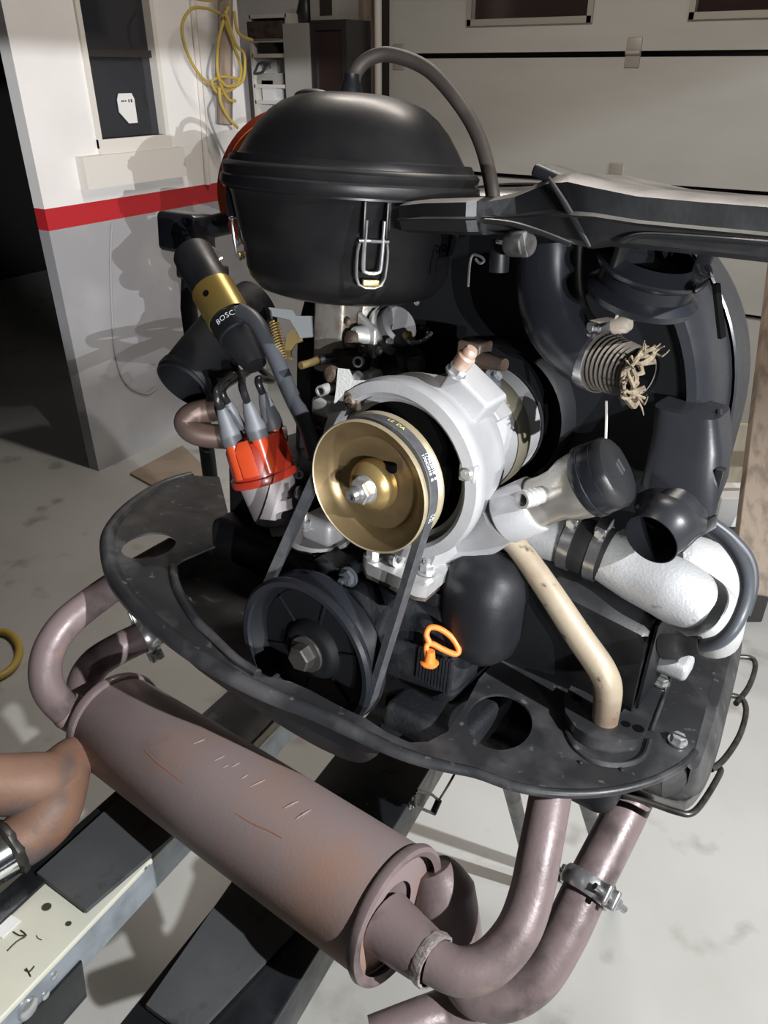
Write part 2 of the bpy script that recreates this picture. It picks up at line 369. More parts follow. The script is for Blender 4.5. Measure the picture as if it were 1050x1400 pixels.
# back wall strip and garage door
xd = pwy(537, 40).x
struct(wbox(-3.7, xd-.16, YD, YD+.1, 0, 2.9).build('wall_back', 'white'))
struct(wbox(-3.8, -3.7, YE+.1, YD+.1, 0, 2.9).build('wall_alcove', 'white'))
struct(wbox(xd-.16, xd, YD-.02, YD+.1, 0, 2.9).build('trim_1', 'seam'))
dz = [pwy(540, 229).z, pwy(540, 77).z]; ph = dz[1]-dz[0]
door = thing('door_1', None, None, V3((1, YD, 0))); struct(door)
wbox(xd, 4.2, YD+.05, YD+.1, 0, 2.9).build('door_backing', 'seam', door)
g = .011
zs = [0, dz[0]-2*ph, dz[0]-ph, dz[0], dz[1], dz[1]+ph, 2.9]
wins = [(pwy(650, 10).x, pwy(808, 10).x), (pwy(955, 5).x, pwy(955, 5).x+.62)]
wzb = pwy(720, 25).z
for i in range(6):
    z0, z1 = zs[i]+(g if i else 0), zs[i+1]-g
    if i == 4:
        p = wbox(xd, 4.2, YD-.03, YD+.03, z0, wzb)
        for q in (wbox(xd, 4.2, YD-.03, YD+.03, wzb+.3, z1), wbox(xd, wins[0][0], YD-.03, YD+.03, wzb, wzb+.3), wbox(wins[0][1], wins[1][0], YD-.03, YD+.03, wzb, wzb+.3), wbox(wins[1][1], 4.2, YD-.03, YD+.03, wzb, wzb+.3)): p.add(q.v, q.f)
    else: p = wbox(xd, 4.2, YD-.03, YD+.03, z0, z1)
    pn = p.build('door_panel', 'doorpanel', door)
    if i == 4:
        for (a, c) in wins:
            wbox(a, c, YD+.0, YD+.01, wzb, wzb+.3).build('pane', 'doorglass', pn)
            q = wbox(a-.02, c+.02, YD-.042, YD-.028, wzb-.025, wzb)
            for r in (wbox(a-.025, a, YD-.042, YD-.028, wzb-.025, wzb+.3), wbox(c, c+.025, YD-.042, YD-.028, wzb-.025, wzb+.3)): q.add(r.v, r.f)
            q.build('pane_frame', 'hinge', pn)
for (x, y) in ((866, 72), (842, 241), (545, 78)):
    p = pwy(x, y, YD-.03)
    h = MB().box(p, .032, .006, .055, W, .004); h.lathe(p-WX*.03+WY*-.008, WX, [(0, .009), (.06, .009)], 12, caps=True)
    h.build('hinge', 'hinge', door)

# ================================================================== BACKGROUND THINGS
def pd(x, y, yd): return pwy(x, y, yd)
# grey cabinet, dark glass cabinet, white shelf
yc = 3.45
def cab(x0, x1, ytop, ybot, yd=yc):
    return pd(x0, ytop, yd).x, pd(x1, ytop, yd).x, pd((x0+x1)/2, ybot, yd).z, pd((x0+x1)/2, ytop, yd).z
x0, x1, zb, zt = cab(424, 474, 27, 130)
zb = .95
t = thing('glass_cabinet', 'small dark wall cabinet with glass door behind the air cleaner', 'cabinet', V3(((x0+x1)/2, yc, zb)))
wbox(x0, x1, yc+.02, yc+.2, zb, zt).build('body', 'cabdark', t)
f = MB()
for q in (wbox(x0, x0+.03, yc-.005, yc+.02, zb, zt), wbox(x1-.03, x1, yc-.005, yc+.02, zb, zt), wbox(x0+.03, x1-.03, yc-.005, yc+.02, zt-.04, zt), wbox(x0+.03, x1-.03, yc-.005, yc+.02, zb, zb+.04)): f.add(q.v, q.f)
dr = f.build('door', 'cabdark', t)
wbox(x0+.03, x1-.03, yc+.005, yc+.01, zb+.04, zt-.04).build('pane', 'doorglass', dr)
xa = pd(391, 60, yc).x
tag(wbox(xa, x0-.005, yc-.02, yc+.28, zb, zt-.01).build('tool_cabinet', 'cabgrey'), 'plain grey steel cabinet between the white shelf and the dark glass cabinet', 'cabinet')
# things on top of the cabinets
bx0, bx1, _, bz = cab(420, 455, -5, 25)
t = thing('battery_charger', 'pale grey boxed device lying on top of the dark glass cabinet', 'device', V3(((bx0+bx1)/2, yc+.1, zt)))
wbox(bx0, bx1, yc+.02, yc+.22, zt, zt+.13).build('housing', 'cabgrey', t)
wbox(bx0+.06, bx1-.02, yc+.014, yc+.02, zt+.02, zt+.08).build('front_panel', 'seam', t)
tag(MB().lathe(V3((pd(398, 15, yc).x, yc+.12, zt-.01)), ZV, [(0, .045), (.05, .05), (.12, .03), (.15, .018), (.17, .018)], 20).build('oil_bottle', 'cabdark'), 'dark bottle standing on top of the grey cabinet', 'bottle')
# white shelf rack
sx0, sx1 = pd(343, 60, yc).x, pd(393, 60, yc).x
t = thing('wall_shelf', 'small white open shelf rack hung behind the yellow hose coil', 'shelf', V3(((sx0+sx1)/2, yc, 1.05)))
zz = [pd(370, yy, yc).z for yy in (140, 118, 76, 55, 22)]
for k, z in enumerate(zz): wbox(sx0, sx1, yc, yc+.22, z-.008, z+.008).build('shelf_board', 'frame', t)
for xx in (sx0, sx1): wbox(xx-.008, xx+.008, yc, yc+.22, zz[0]-.2, zz[-1]+.01).build('side_panel', 'frame', t)
wbox(sx0, sx1, yc+.2, yc+.24, zz[0]-.2, zz[-1]+.01).build('back_panel', 'cabgrey', t)
wbox(sx0+.0, sx1-.02, yc-.02, yc+.1, zz[3]+.01, zz[4]-.02).build('drawer', 'brownbox', t)
for k, (xx, yy, ww, hh, mm, nm, lb) in enumerate(((362, 70, .10, .05, 'seam', 'tool_tray', 'dark shallow tray on the upper shelf of the white rack'), (362, 108, .12, .05, 'cabgrey', 'small_case', 'pale grey case on the middle shelf of the white rack'), (365, 133, .075, .09, 'paper', 'white_box', 'white carton on the bottom shelf of the white rack'))):
    p = pd(xx, yy, yc)
    zb_ = max(z for z in zz if z < p.z+.03)+.008
    q = wbox(p.x-ww/2, p.x+ww/2, yc+.01, yc+.14, zb_, zb_+hh)
    o = q.build(nm, mm); tag(o, lb, 'box')
p = pd(362, 93, yc); cu = [p+V3((.05*cos(k*.9)+.01*sin(3*k), -.015-.004*k % .01, .025*sin(k*1.1))) for k in range(9)]
tag(MB().tube(cu, .006, 8, 5).build('coiled_lead', 'cable'), 'dark blue grey lead bundled on the shelf of the white rack', 'cable')
# post, pipe
px_ = pd(500, 60, YD-.06).x
tag(wbox(px_-.035, px_+.03, YD-.09, YD-.02, 0, 2.9).build('timber_post', 'wood'), 'weathered stained timber post beside the garage door', 'post')
p = pd(517, 60, YD-.1).x
tag(MB().tube([V3((p, YD-.1, 0)), V3((p, YD-.1, 2.88))], .018, 14, 1).build('downpipe', 'frame'), 'slim white vertical pipe between the timber post and the garage door', 'pipe')
# yellow hose coil hanging on left wall, with hook
yh = 3.1
def ph_(x, y, off=0): return hit(x, y, V3((XL+.12+off, 0, 0)), WX)
t = thing('yellow_hose', 'thin yellow air hose hung in loose loops on the left wall', 'hose', ph_(300, 100))
loops = [[(300, 18), (285, 12), (262, 12), (249, 35), (255, 70), (275, 105), (300, 120), (318, 112)],
         [(318, -8), (290, 0), (268, -2)], [(305, 20), (318, 60), (330, 95), (322, 118), (300, 128), (290, 112), (305, 105), (325, 108)],
         [(312, 10), (300, 50), (297, 90), (302, 115), (312, 135), (322, 138)], [(320, 15), (326, 45), (345, 55)],
         [(308, 15), (322, 60), (334, 75), (332, 110), (312, 118), (302, 110)], [(300, 120), (302, 140), (312, 160), (325, 175)]]
for k, L_ in enumerate(loops):
    MB().tube([ph_(x, y, .012*k) for x, y in L_], .006, 8, 8).build('hose_loop', 'hose', t)
tag(MB().tube([ph_(308, y, .0) for y in (-30, 10, 80, 170)], .030, 8, 3).build('hose_bundle', 'wood'), 'dull brown bundled hose hanging behind the yellow loops', 'hose')
t = tag(MB().tube([ph_(x, y, -.09) for x, y in ((292, 60), (284, 100), (292, 130), (285, 150), (295, 185), (310, 215))], .004, 6, 6).build('grey_cord', 'greycord'), 'thin grey cord dangling below the yellow hose coil', 'cord')
p0 = pwx(265, 0); tag(MB().tube([V3((XL+.012, p0.y+.0, 2.85)), V3((XL+.012, pwx(274, 150).y, pwx(274, 150).z)), V3((XL+.012, pwx(280, 240).y, z1s))], .012, 8, 1).build('wall_conduit', 'frame'), 'white conduit running down the left wall behind the hose', 'conduit')
# orange hose reel on a black stand behind the air cleaner
rc = PX(375, 242, 1.35); ra = (Rv*-.38 - FW*.92).normalized()
t = thing('cable_reel', 'orange reel half hidden behind the black air cleaner', 'reel', rc-ZV*.1)
MB().lathe(rc, ra, [(-.05, 1e-5), (-.05, .122), (-.03, .128), (-.012, .128), (0, .120), (.004, .098), (.0, 1e-5)], 48).build('flange', 'orangedark', t)
MB().lathe(rc, ra, [(0.001, .098), (.012, .097), (.016, .092), (.016, .062), (.001, .061)], 48).build('rim', 'orangeplastic', t)
t = thing('reel_stand', 'black stand holding up the orange reel behind the air cleaner', 'stand', V3((rc.x, rc.y, 0)))
MB().tube([PX(262, 310, 1.42), PX(258, 420, 1.45), V3((PX(258, 420, 1.45).x, PX(258, 420, 1.45).y, 0))], .016, 12, 1).build('leg', 'black', t)
MB().tube([rc-ra*.02-ZV*.04, PX(330, 300, 1.4), PX(262, 316, 1.42)], .02, 12, 4).build('arm', 'black', t)
MB().box(PX(255, 318, 1.42), .05, .03, .035, None, .01).build('bracket', 'gloss', t)
# grey cable on left wall, cardboard, yellow hose on the floor
t = tag(MB().tube([pwx(x, y)+WX*.006 for x, y in ((152, 305), (150, 350), (152, 430), (158, 490), (172, 525), (198, 538), (212, 530))], .0045, 8, 8).build('hanging_cord', 'greycord'), 'thin grey cord sagging in a curve down the lower left wall', 'cord')
tag(MB().poly([onfloor(*q) for q in ((178, 650), (250, 612), (300, 660), (226, 676))], ZV*.012).build('cardboard_sheet', 'card'), 'brown cardboard sheet lying on the floor by the left wall', 'cardboard')
tag(MB().tube([onfloor(x, y, .012) for x, y in ((-40, 875), (-5, 864), (15, 868), (26, 885), (22, 905), (5, 922), (-30, 935))], .0115, 10, 8).build('floor_hose', 'hose'), 'yellow hose loop lying on the concrete floor at the frame edge', 'hose')
# right: planks, boxes
def plank(name, a, b, wv, wd, thk, m, lb, cat='plank'):
    ax = (b-a).normalized(); v = (wv-ax*wv.dot(ax)).normalized(); n = ax.cross(v)
    return tag(MB().box((a+b)/2, wd/2, thk/2, (b-a).length/2, (v, n, ax), .003).build(name, m), lb, cat)
bp = onfloor(1020, 800)
plank('timber_plank', PX(1026, 812, 2.02), PX(1092, 260, 2.12), Rv, .11, .03, 'wood', 'weathered brown plank leaning upright right of the fan shroud')
pl_ = onfloor(1022, 760)
t = thing('wood_crate', 'pale wooden crate on the floor behind the fan shroud', 'crate', PX(1010, 720, 2.55))
cz = PX(1010, 650, 2.55)
for k in range(3): MB().box(cz+ZV*(-.16+.15*k), .20, .012, .045, (Rv, HV, ZV)).build('slat', 'palewood', t)
for s in (-1, 1): MB().box(V3((0, 0, -.15))+cz+Rv*.17*s+HV*.03, .02, .02, .26, (Rv, HV, ZV)).build('corner_post', 'palewood', t)
MB().box(cz-ZV*.12+HV*.25, .2, .01, .2, (Rv, HV, ZV)).build('back_board', 'card', t)
bxp = PX(1000, 690, 2.3)
t = thing('white_carton', 'white carton standing in front of the pale wooden crate', 'box', bxp-ZV*.05)
MB().box(bxp, .06, .05, .05, (Rv, HV, ZV), .004).build('carton_body', 'paper', t)
MB().box(bxp+ZV*.052, .06, .005, .003, (Rv, HV, ZV)).build('lid_seam', 'cabgrey', t)
tag(MB().box(V3((bxp.x, bxp.y, (bxp.z-.05)/2)), .14, .1, (bxp.z-.05)/2-.002, (Rv, HV, ZV), .005).build('tool_box', 'cabdark'), 'dark box under the white carton behind the fan shroud', 'box')

# ================================================================== LIFT BEAMS
bd = (Rv*535 + HV*1117.6 - ZV*160).normalized(); bl = V3((bd.y, -bd.x, 0)).normalized(); bn = bl.cross(bd); bn = bn if bn.z > 0 else -bn
bp0 = CAM + (Rv*-375 + HV*672.6 - ZV*931)*(.83/931)
def bp_(x, y, up=0): return hit(x, y, bp0 + bn*up, bn)
def beam(name, lb, L0, R0, mats, hside):
    """L0,R0: two pixels along each top edge"""
    a, b_ = bp_(*L0[0]), bp_(*L0[1]); c, d = bp_(*R0[0]), bp_(*R0[1])
    mid0 = (a+c)/2; wdt = (c-a).dot(bl); 
    s0 = -.35; s1 = .78
    ctr = mid0 - bd*(mid0-bp0).dot(bd) + bd*0
    base = bp0 + bl*(mid0-bp0).dot(bl)
    t = thing(name, lb, 'beam', base+bd*s0-bn*hside, 'lift beams under the engine')
    top = MB().box(base+bd*(s0+s1)/2-bn*.004, (s1-s0)/2, abs(wdt)/2, .004, (bd, bl, bn), .002).build('top_plate', mats[0], t)
    for s, mm in ((-1, mats[1]), (1, mats[2])):
        MB().box(base+bd*(s0+s1)/2+bl*s*(abs(wdt)/2-.004)-bn*(hside/2+.004), (s1-s0)/2, .004, hside/2, (bd, bl, bn), .002).build('side_plate', mm, t)
    return t, base, abs(wdt)
tb1, base1, w1 = beam('lift_beam', 'steel lift beam with cream painted near end and zinc side, under the muffler left end', ((0, 1225), (165, 1080)), ((0, 1393), (218, 1163)), ('cream', 'beam', 'zincside'), .05)
tb2, base2, w2 = beam('lift_beam', 'black steel lift beam with a worn rubber pad, under the middle of the muffler', ((163, 1400), (331, 1204)), ((374, 1400), (441, 1292)), ('beam', 'beam', 'beam'), .06)
# black painted stretch of the first beam: a separate angle strip along its left edge
MB().box(base1+bd*.215-bl*(w1/2-.016)+bn*.002, .565, .016, .002, (bd, bl, bn), .001).build('edge_strip', 'beam', tb1)
MB().box(base1+bd*.43+bn*.0022, .35, w1/2-.012, .0022, (bd, bl, bn), .001).build('cover_plate', 'beam', tb1)
def pad(parent_pts, thk, name, lb):
    return tag(MB().poly([bp_(*q, up=.0045) for q in parent_pts], bn*thk).build(name, 'pad'), lb, 'pad', 'rubber pads on the lift beams')
pad(((51, 1198), (118, 1249), (262, 1125), (186, 1075)), .006, 'rubber_pad', 'plain dark grey rubber pad on the cream lift beam')
pad(((200, 1379), (262, 1425), (446, 1230), (352, 1160)), .006, 'rubber_pad', 'scuffed and cracked grey rubber pad on the black lift beam')
mk = bp_(38, 1377)
for (x, y, r, m_) in ((37, 1378, .012, 'zinc'), (74, 1334, .005, 'zinc'), (62, 1361, .005, 'zinc')):
    q = hit(x, y, base1+bl*(w1/2), bl)
    MB().lathe(q, bl, [(0, r), (r*.3, r*.95), (r*.5, r*.6), (r*.55, 1e-5)], 18).build('bolt_head', m_, tb1)
q = hit(62, 1372, base1+bl*(w1/2), bl); MB().box(q-bn*.022, .05, .003, .03, (bd, bl, bn), .002).build('joint_plate', 'beam', tb1)
for (x, y, r) in ((64, 1240, .005), (94, 1263, .003)):
    MB().lathe(bp_(x, y, .001), bn, [(0, r), (.0006, r), (.0006, 1e-5)], 16).build('plug_hole', 'ink', tb1)
st = bp_(8, 1266, .001); MB().box(st, .012, .009, .0006, (bd, bl, bn)).build('sticker', 'paper', tb1)
for k in range(5): MB().box(st-bl*.016-bd*.012+bd*.006*k, .0015, .008, .0005, (bd, bl, bn)).build('sticker_bar', 'ink', tb1)
def scr(pts, r, parent): MB().tube([bp_(x, y, .0006) for x, y in pts], r, 5, 2).build('pen_mark', 'ink', parent)
scr(((18, 1274), (26, 1279), (36, 1279)), .0009, tb1); scr(((28, 1272), (36, 1279), (28, 1284)), .0009, tb1); scr(((36, 1279), (22, 1288), (10, 1300)), .0007, tb1)
scr(((34, 1326), (40, 1329), (47, 1321)), .0008, tb1); scr(((36, 1324), (42, 1335)), .0008, tb1); scr(((50, 1279), (52, 1283), (57, 1285)), .0005, tb1)
# spring hook bracket on the second beam
t = thing('hook_bracket', 'small wire shackle fixed on the side of the black lift beam', 'bracket', hit(568, 1100, base2+bl*w2/2, bl))
hp = [hit(x, y, base2+bl*(w2/2+.012), bl) for x, y in ((569, 1081), (590, 1086), (600, 1094), (592, 1112), (568, 1102), (567, 1085))]
MB().tube(hp, .0022, 8, 1).build('wire_loop', 'darksteel', t)
bolt(MB(), hit(562, 1098, base2+bl*w2/2, bl), bl, .006, .006).build('bolt', 'zinc', t)
MB().tube([hp[2], hp[3]], .005, 10, 1).build('clip', 'darksteel', t)
MB().tube([hp[2], PX(612, 1075, 1.0), PX(626, 1050, 1.0)], .0016, 6, 3).build('hook_rod', 'darksteel', t)
# lift posts that carry the beams, standing on the floor
for bb, ww, lb in ((base1, w1, 'black post under the near end of the cream lift beam'), (base2, w2, 'black post under the near end of the black lift beam')):
    q = bb-bd*.33-bn*.066
    tag(MB().box(V3((q.x, q.y, q.z/2-.002)), .03, .03, q.z/2-.004, W, .003).build('lift_post', 'beam'), lb, 'post')
def leg(name, a, b, lb, g=None):
    return tag(MB().tube([a, b], .011, 10, 1).build(name, 'beam'), lb, 'stand leg', g)
leg('stand_leg', PX(694, 1060, .98), onfloor(732, 1215), 'thin black stand leg just left of the upright exhaust pipe')
leg('stand_leg', PX(785, 1040, .98), onfloor(838, 1225), 'thin black stand leg between the two right exhaust pipes')

# ================================================================== ENGINE
# ---- crankcase (black castings)
t = thing('crankcase', 'black engine crankcase behind the belt and under the silver alternator stand', 'engine block', E(.06, .12, -.12))
cb = MB(); cb.box(E(.055, .16, -.02), .085, .10, .09, None, .02)
cb.box(E(.0, .25, -.01), .14, .10, .06, None, .02)
cb.build('case_body', 'case', t)
nk = MB(); nk.lathe(E(.098, .105, .02), EZ, [(-.03, .040), (.015, .037), (.018, .041), (.026, .041), (.03, .036), (.062, .036)], 30); nk.build('stand_neck', 'case', t)
rb = MB()
for k in range(11): rb.box(E(.100+.0038*k, .0585, .000), .0012, .003, .020, None)
rb.build('cooling_ribs', 'case', t)
MB().tube([PE(470, 808, 'Y', .06), PE(500, 826, 'Y', .05), PE(530, 845, 'Y', .05)], [.022, .027, .025], 18, 6).build('oil_passage', 'case', t)
bk = MB().box(PE(462, 788, 'Y', .055), .022, .02, .022, None, .006).box(PE(440, 765, 'Y', .07), .035, .02, .010, None, .005).box(PE(430, 795, 'Y', .06), .016, .015, .03, None, .006)
bk.build('pump_bracket', 'case', t)
bolt(MB(), PE(478, 788, 'Y', .034), -EY, .0085, .010, 1.3, .006, .45).build('case_bolt', 'cable', t)
MB().box(PE(660, 830, 'Y', .095), .043, .040, .060, None, .038).build('oil_cooler_bulge', 'black', t)
ft = MB(); ft.box(E(.13, .08, -.06), .05, .06, .02, None, .01); ft.build('case_foot', 'case', t)
# ---- distributor clamp / pump flange beneath
t = thing('fuel_pump_cover', 'grey round pump flange with a brass stud between distributor and belt', 'pump', PE(437, 735, 'Y', .08))
q = PE(437, 735, 'Y', .08)
MB().lathe(q, EZ, [(-.028, .022), (-.006, .024), (-.006, .034), (0, .035), (.003, .033), (.003, 1e-5)], 30).build('flange', 'aludark', t)
bolt(MB(), PE(417, 722, 'Y', .058), EZ, .007, .010, 1.2, .010, .5).build('flange_nut', 'zinc', t)
MB().box(q+EZ*.017+EX*.008, .022, .02, .015, None, .008).build('housing', 'aludark', t)
# ---- crank pulley
t = thing('crank_pulley', 'large black crankshaft pulley with a hex bolt at its centre', 'pulley', E(0, 0, -.088))
MB().lathe(E(0, 0, 0), EY, [(-.0115, .0775), (-.0145, .0795), (-.0150, .085), (-.012, .0885), (-.009, .0885), (0, .0775), (.004, .0775), (.013, .0885), (.017, .087), (.017, .020)], 72, EZ).build('rim', 'gloss', t)
MB().lathe(E(0, 0, 0), EY, [(.006, .020), (.006, .070), (-.010, .0755), (-.0118, .0778)], 72, EZ).build('web', 'inner', t)  # web, hub and spokes darker than the rim: pulley shade in the colour
MB().lathe(E(0, 0, 0), EY, [(-.006, 1e-5), (-.006, .026), (-.003, .032), (.004, .036), (.005, .040), (.005, .069)], 40, EZ).build('hub', 'inner', t)
for k in range(6):
    th_ = pi/3*k+.3; d = EX*cos(th_)+EZ*sin(th_); MB().box(C0+d*.052+EY*.0055, .016, .003, .002, (d, EY, d.cross(EY)), .001).build('spoke', 'inner', t)
bt = MB(); bt.lathe(E(0, -.006, 0), -EY, [(0, .021), (.003, .0205), (.003, 1e-5)], 30); bt.hexa(E(0, -.008, 0), -EY, .0145, .014, EX*.3+EZ); bt.build('bolt', 'darksteel', t)
# ---- alternator
AC = V3((.068, 0, .213)); AD = (EX*-.002 + EY*.215 + EZ*.010).normalized(); A0 = E(AC.x, 0, AC.z)
AU, AV = EX, AD.cross(EX)*-1
def AP(th_, r, y): return A0 + AD*y + (EX*cos(th_) + (EX.cross(AD))*sin(th_))*r
t = thing('alternator', 'silver grey alternator with a gold belt pulley at the engine centre', 'alternator', A0-EZ*.1)
MB().lathe(A0, AD, [(.050, .073), (.034, .0735), (.031, .077), (.033, .087), (.038, .0885), (.050, .088), (.055, .084), (.085, .083), (.108, .076), (.122, .067), (.125, .064), (.14, .064), (.14, .02)], 72, EX).build('front_housing', 'alu', t)
MB().lathe(A0, AD, [(.056, .0735), (.044, .0725), (.042, .069), (.0465, .0648)], 72, EX).build('inner_ring', 'alu', t)
MB().lathe(A0, AD, [(.0455, .0740), (.0470, .0646), (.058, .064), (.058, .02)], 60, EX).build('vent_shade', 'hole', t)  # near-black cup: shade of the vent slots put into the colour
MB().lathe(A0, AD, [(.125, .0635), (.165, .0635), (.165, .02)], 60, EX).build('stator', 'alu', t)
MB().lathe(A0, AD, [(.160, .0645), (.163, .0665), (.184, .0665), (.187, .0645)], 60, EX).build('strap', 'olive', t)
MB().lathe(A0, AD, [(.165, .0635), (.214, .0635), (.216, .06)], 60, EX).build('rear_housing', 'alu', t)
MB().lathe(A0, AD, [(.214, .0645), (.220, .0645), (.221, .0)], 60, EX).build('rear_rim', 'rubber', t)
for (x, y, th_, mm) in ((638, 648, 0, 'zinc'), (479, 549, 0, 'rustyscrew')):
    q = hit(x, y, A0+AD*.032, AD); sc_ = MB().box(q+AD*.004, .0085, .0085, .004, (EX, EX.cross(AD), AD), .002); sc_.build('tab', 'alu' if mm == 'zinc' else 'brownbox', t)
    screw(MB(), q, -AD, .0062, .003).build('screw', mm, t)
# raised bosses and cover on top of the housing
q = AP(radians(58), .088, .085); bu = (q-(A0+AD*.085)).normalized(); bx_ = AD.cross(bu)
MB().box(q-bu*.004, .024, .020, .018, (bx_, AD, bu), .004).build('terminal_boss', 'alu', t)
MB().box(q-bu*.012-AD*.0205, .016, .001, .003, (bx_, AD, bu)).build('slot', 'hole', t)
ts = hit(622, 510, q+bu*.014, bu)
bolt(MB(), ts, bu, .0085, .009, 1.15).build('terminal_nut', 'zinc', t)
MB().lathe(ts+bu*.008, bu, [(0, .0075), (.004, .0085), (.012, .0085), (.014, .0068), (.018, .0068), (.021, .0050), (.021, 1e-5)], 18).build('copper_cap', mat('copper_stud', (.50, .32, .25), .4, .5, (.6, .5, .42), 60), t)
q2 = AP(radians(44), .070, .128); b2 = (q2-(A0+AD*.128)).normalized()
MB().box(q2+b2*.002, .012, .014, .004, (AD.cross(b2), AD, b2), .002).build('plug_base', 'aludark', t)
q3 = hit(652, 535, q2, b2)
MB().lathe(q3, b2, [(0, .011), (.012, .0095), (.014, .0105), (.022, .010), (.024, .0055), (.028, .005), (.028, 1e-5)], 18).build('plug_terminal', 'cable', t)
MB().lathe(q3+b2*.027, b2, [(0, .0042), (.003, .0042), (.003, 1e-5)], 6).build('terminal_screw', 'zinc', t)
MB().box(PX(648, 486, .80), .014, .014, .016, None, .003).build('rear_bracket', 'brownbox', t)
MB().tube([PX(655, 491, .79), PX(690, 499, .765)], [.0085, .0065], 12, 1).build('vacuum_stub', 'brownbox', t)
pu = MB().lathe(A0, AD, [(-.009, 1e-5), (-.009, .012), (-.005, .018), (.004, .021), (.006, .030), (.0045, .0425), (.004, .0440), (-.001, .0470), (-.003, .051), (-.008, .058), (-.0105, .0612)], 72, EX).build('pulley_face', 'gold', t)
MB().lathe(A0, AD, [(-.0104, .0610), (-.0112, .0618), (-.0105, .063), (-.007, .063), (.001, .057)], 72, EX).build('pulley_rim', 'goldlight', pu)
MB().lathe(A0, AD, [(.001, .050), (.010, .057), (.016, .0635), (.0185, .0635), (.020, .061), (.020, .02), (.052, .02)], 72, EX).build('pulley_rear_plate', 'goldlight', pu)
MB().lathe(A0, AD, [(-.013, 1e-5), (-.013, .012), (-.0115, .017), (-.006, .0225), (-.001, .0245), (.003, .0245)], 48, EX).build('hub_cup', 'goldcup', pu)
MB().box(A0+EX*.018+EZ*.021+AD*.0005, .0045, .003, .004, (EX, AD, EX.cross(AD)), .001).build('key_slot', 'hole', pu)
nt_ = MB().lathe(A0-AD*.013, -AD, [(0, .0135), (.0015, .013), (.0015, 1e-5)], 28).hexa(A0-AD*.0145, -AD, .0118, .009, EX*.5+EZ)
nt_.build('pulley_nut', 'zinc', pu)
MB().lathe(A0-AD*.023, -AD, [(0, .0068), (.003, .0062), (.0035, .0068), (.006, .0062), (.0065, .0068), (.009, .0060), (.0105, .0052), (.0105, .0026), (.004, .0026), (.004, 1e-5)], 22).build('shaft_end', 'steel', pu)
# ---- V belt
def belt():
    c1, r1, c2, r2 = V3((0, 0, 0)), .0855, V3((AC.x, 0, AC.z)), .0618
    d = (c2-c1).length; ang = math.atan2(c2.z-c1.z, c2.x-c1.x); off = math.acos((r1-r2)/d); pts = []
    a0, a1 = ang+off, ang-off+2*pi
    for k in range(49): th_ = a0+(a1-a0)*k/48; pts.append((c1, r1, th_))
    for k in range(41): th_ = (ang-off)+(2*off)*k/40; pts.append((c2, r2, th_))
    full = []
    for i, (c, r, th_) in enumerate(pts):
        full.append((V3((c.x+r*cos(th_), 0, c.z+r*sin(th_))), th_))
    out = []
    n = len(full)
    for i in range(n):
        p, th_ = full[i]; q, tq = full[(i+1) % n]; seg = max(1, int((q-p).length/.012))
        for k in range(seg): out.append((p.lerp(q, k/seg), th_))
    return out
bpts = belt(); rings = []
yb = .0045
for p, th_ in bpts:
    nrm = V3((cos(th_), 0, sin(th_)))
    def e2(dr, y): v = p+nrm*dr; return E(v.x, yb+y, v.z)
    rings.append([e2(0, -.0062), e2(.0008, -.0056), e2(.0008, .0056), e2(0, .0062), e2(-.008, .0042), e2(-.008, -.0042)])
rings.append(rings[0]); b_m = MB().loft(rings, True, (False, False))
bt_ = tag(b_m.build('drive_belt', 'belt', None, 30), 'dark grey V belt looped round the gold and black pulleys', 'belt')
def belt_text(txt, size, ang0, yoff, m_, sp=1.0, flip=1):
    vs, fs = text_polys(txt, size, sp, size*.018); o = []
    for v in vs:
        th_ = ang0 - v.x/.0628; o.append(E(AC.x+.0632*cos(th_), yb+yoff+v.y, AC.z+.0632*sin(th_)))
    mb = MB().add(o, fs); mb.build('print', m_, bt_, flat=True)
belt_text('17062018  8', .0052, radians(30), .0026, 'print', .95); belt_text('17062018  8', .0052, radians(30), -.0026, 'print', .95)
belt_text('V.85', .0050, radians(-14), .0024, 'print'); belt_text('V.85', .0050, radians(-14), -.0024, 'print')
belt_text('LE  DA', .0062, radians(74), 0, 'yprint', 1.0)
# ---- alternator stand
t = thing('alternator_stand', 'silver cast alternator stand with square foot bolted on the black case', 'stand', E(.09, .1, .1))
def zpoly(pts, z): return [PE(x, y, 'Z', z) for x, y in pts]
ft = [(497, 757), (503, 770), (570, 800), (584, 802), (632, 762), (634, 750), (560, 722), (515, 745)]
MB().poly(zpoly(ft, .112), -EZ*.013).build('foot', 'alubright', t)
MB().poly(zpoly([(x*1.0-1, y+4) for x, y in ft], .101), -EZ*.014).build('lower_flange', 'carbdark', t)
sd = MB(); sd.loft([[PE(x, y, 'Z', .112) for x, y in ((530, 757), (585, 785), (628, 752), (572, 728))], [E(.055, .06, .150), E(.115, .05, .150), E(.135, .12, .150), E(.06, .12, .150)]]); sd.build('column', 'alu', t)
MB().hollow([PE(546, 765, 'Z', .120), PE(541, 762, 'Z', .120)], .009, .005, 20, 1).build('eyelet', 'alubright', t)
for (x, y) in ((510, 757), (583, 777)): bolt(MB(), PE(x, y+5, 'Z', .113), EZ, .0075, .010, 1.3, .006, .55).build('nut', 'zinc', t)
MB().tube([PX(560, 770, .83), PX(610, 745, .80), PX(660, 722, .765), PX(692, 702, .725)], [.028, .030, .028, .024], 24, 6).build('filler_arm', 'alu', t)
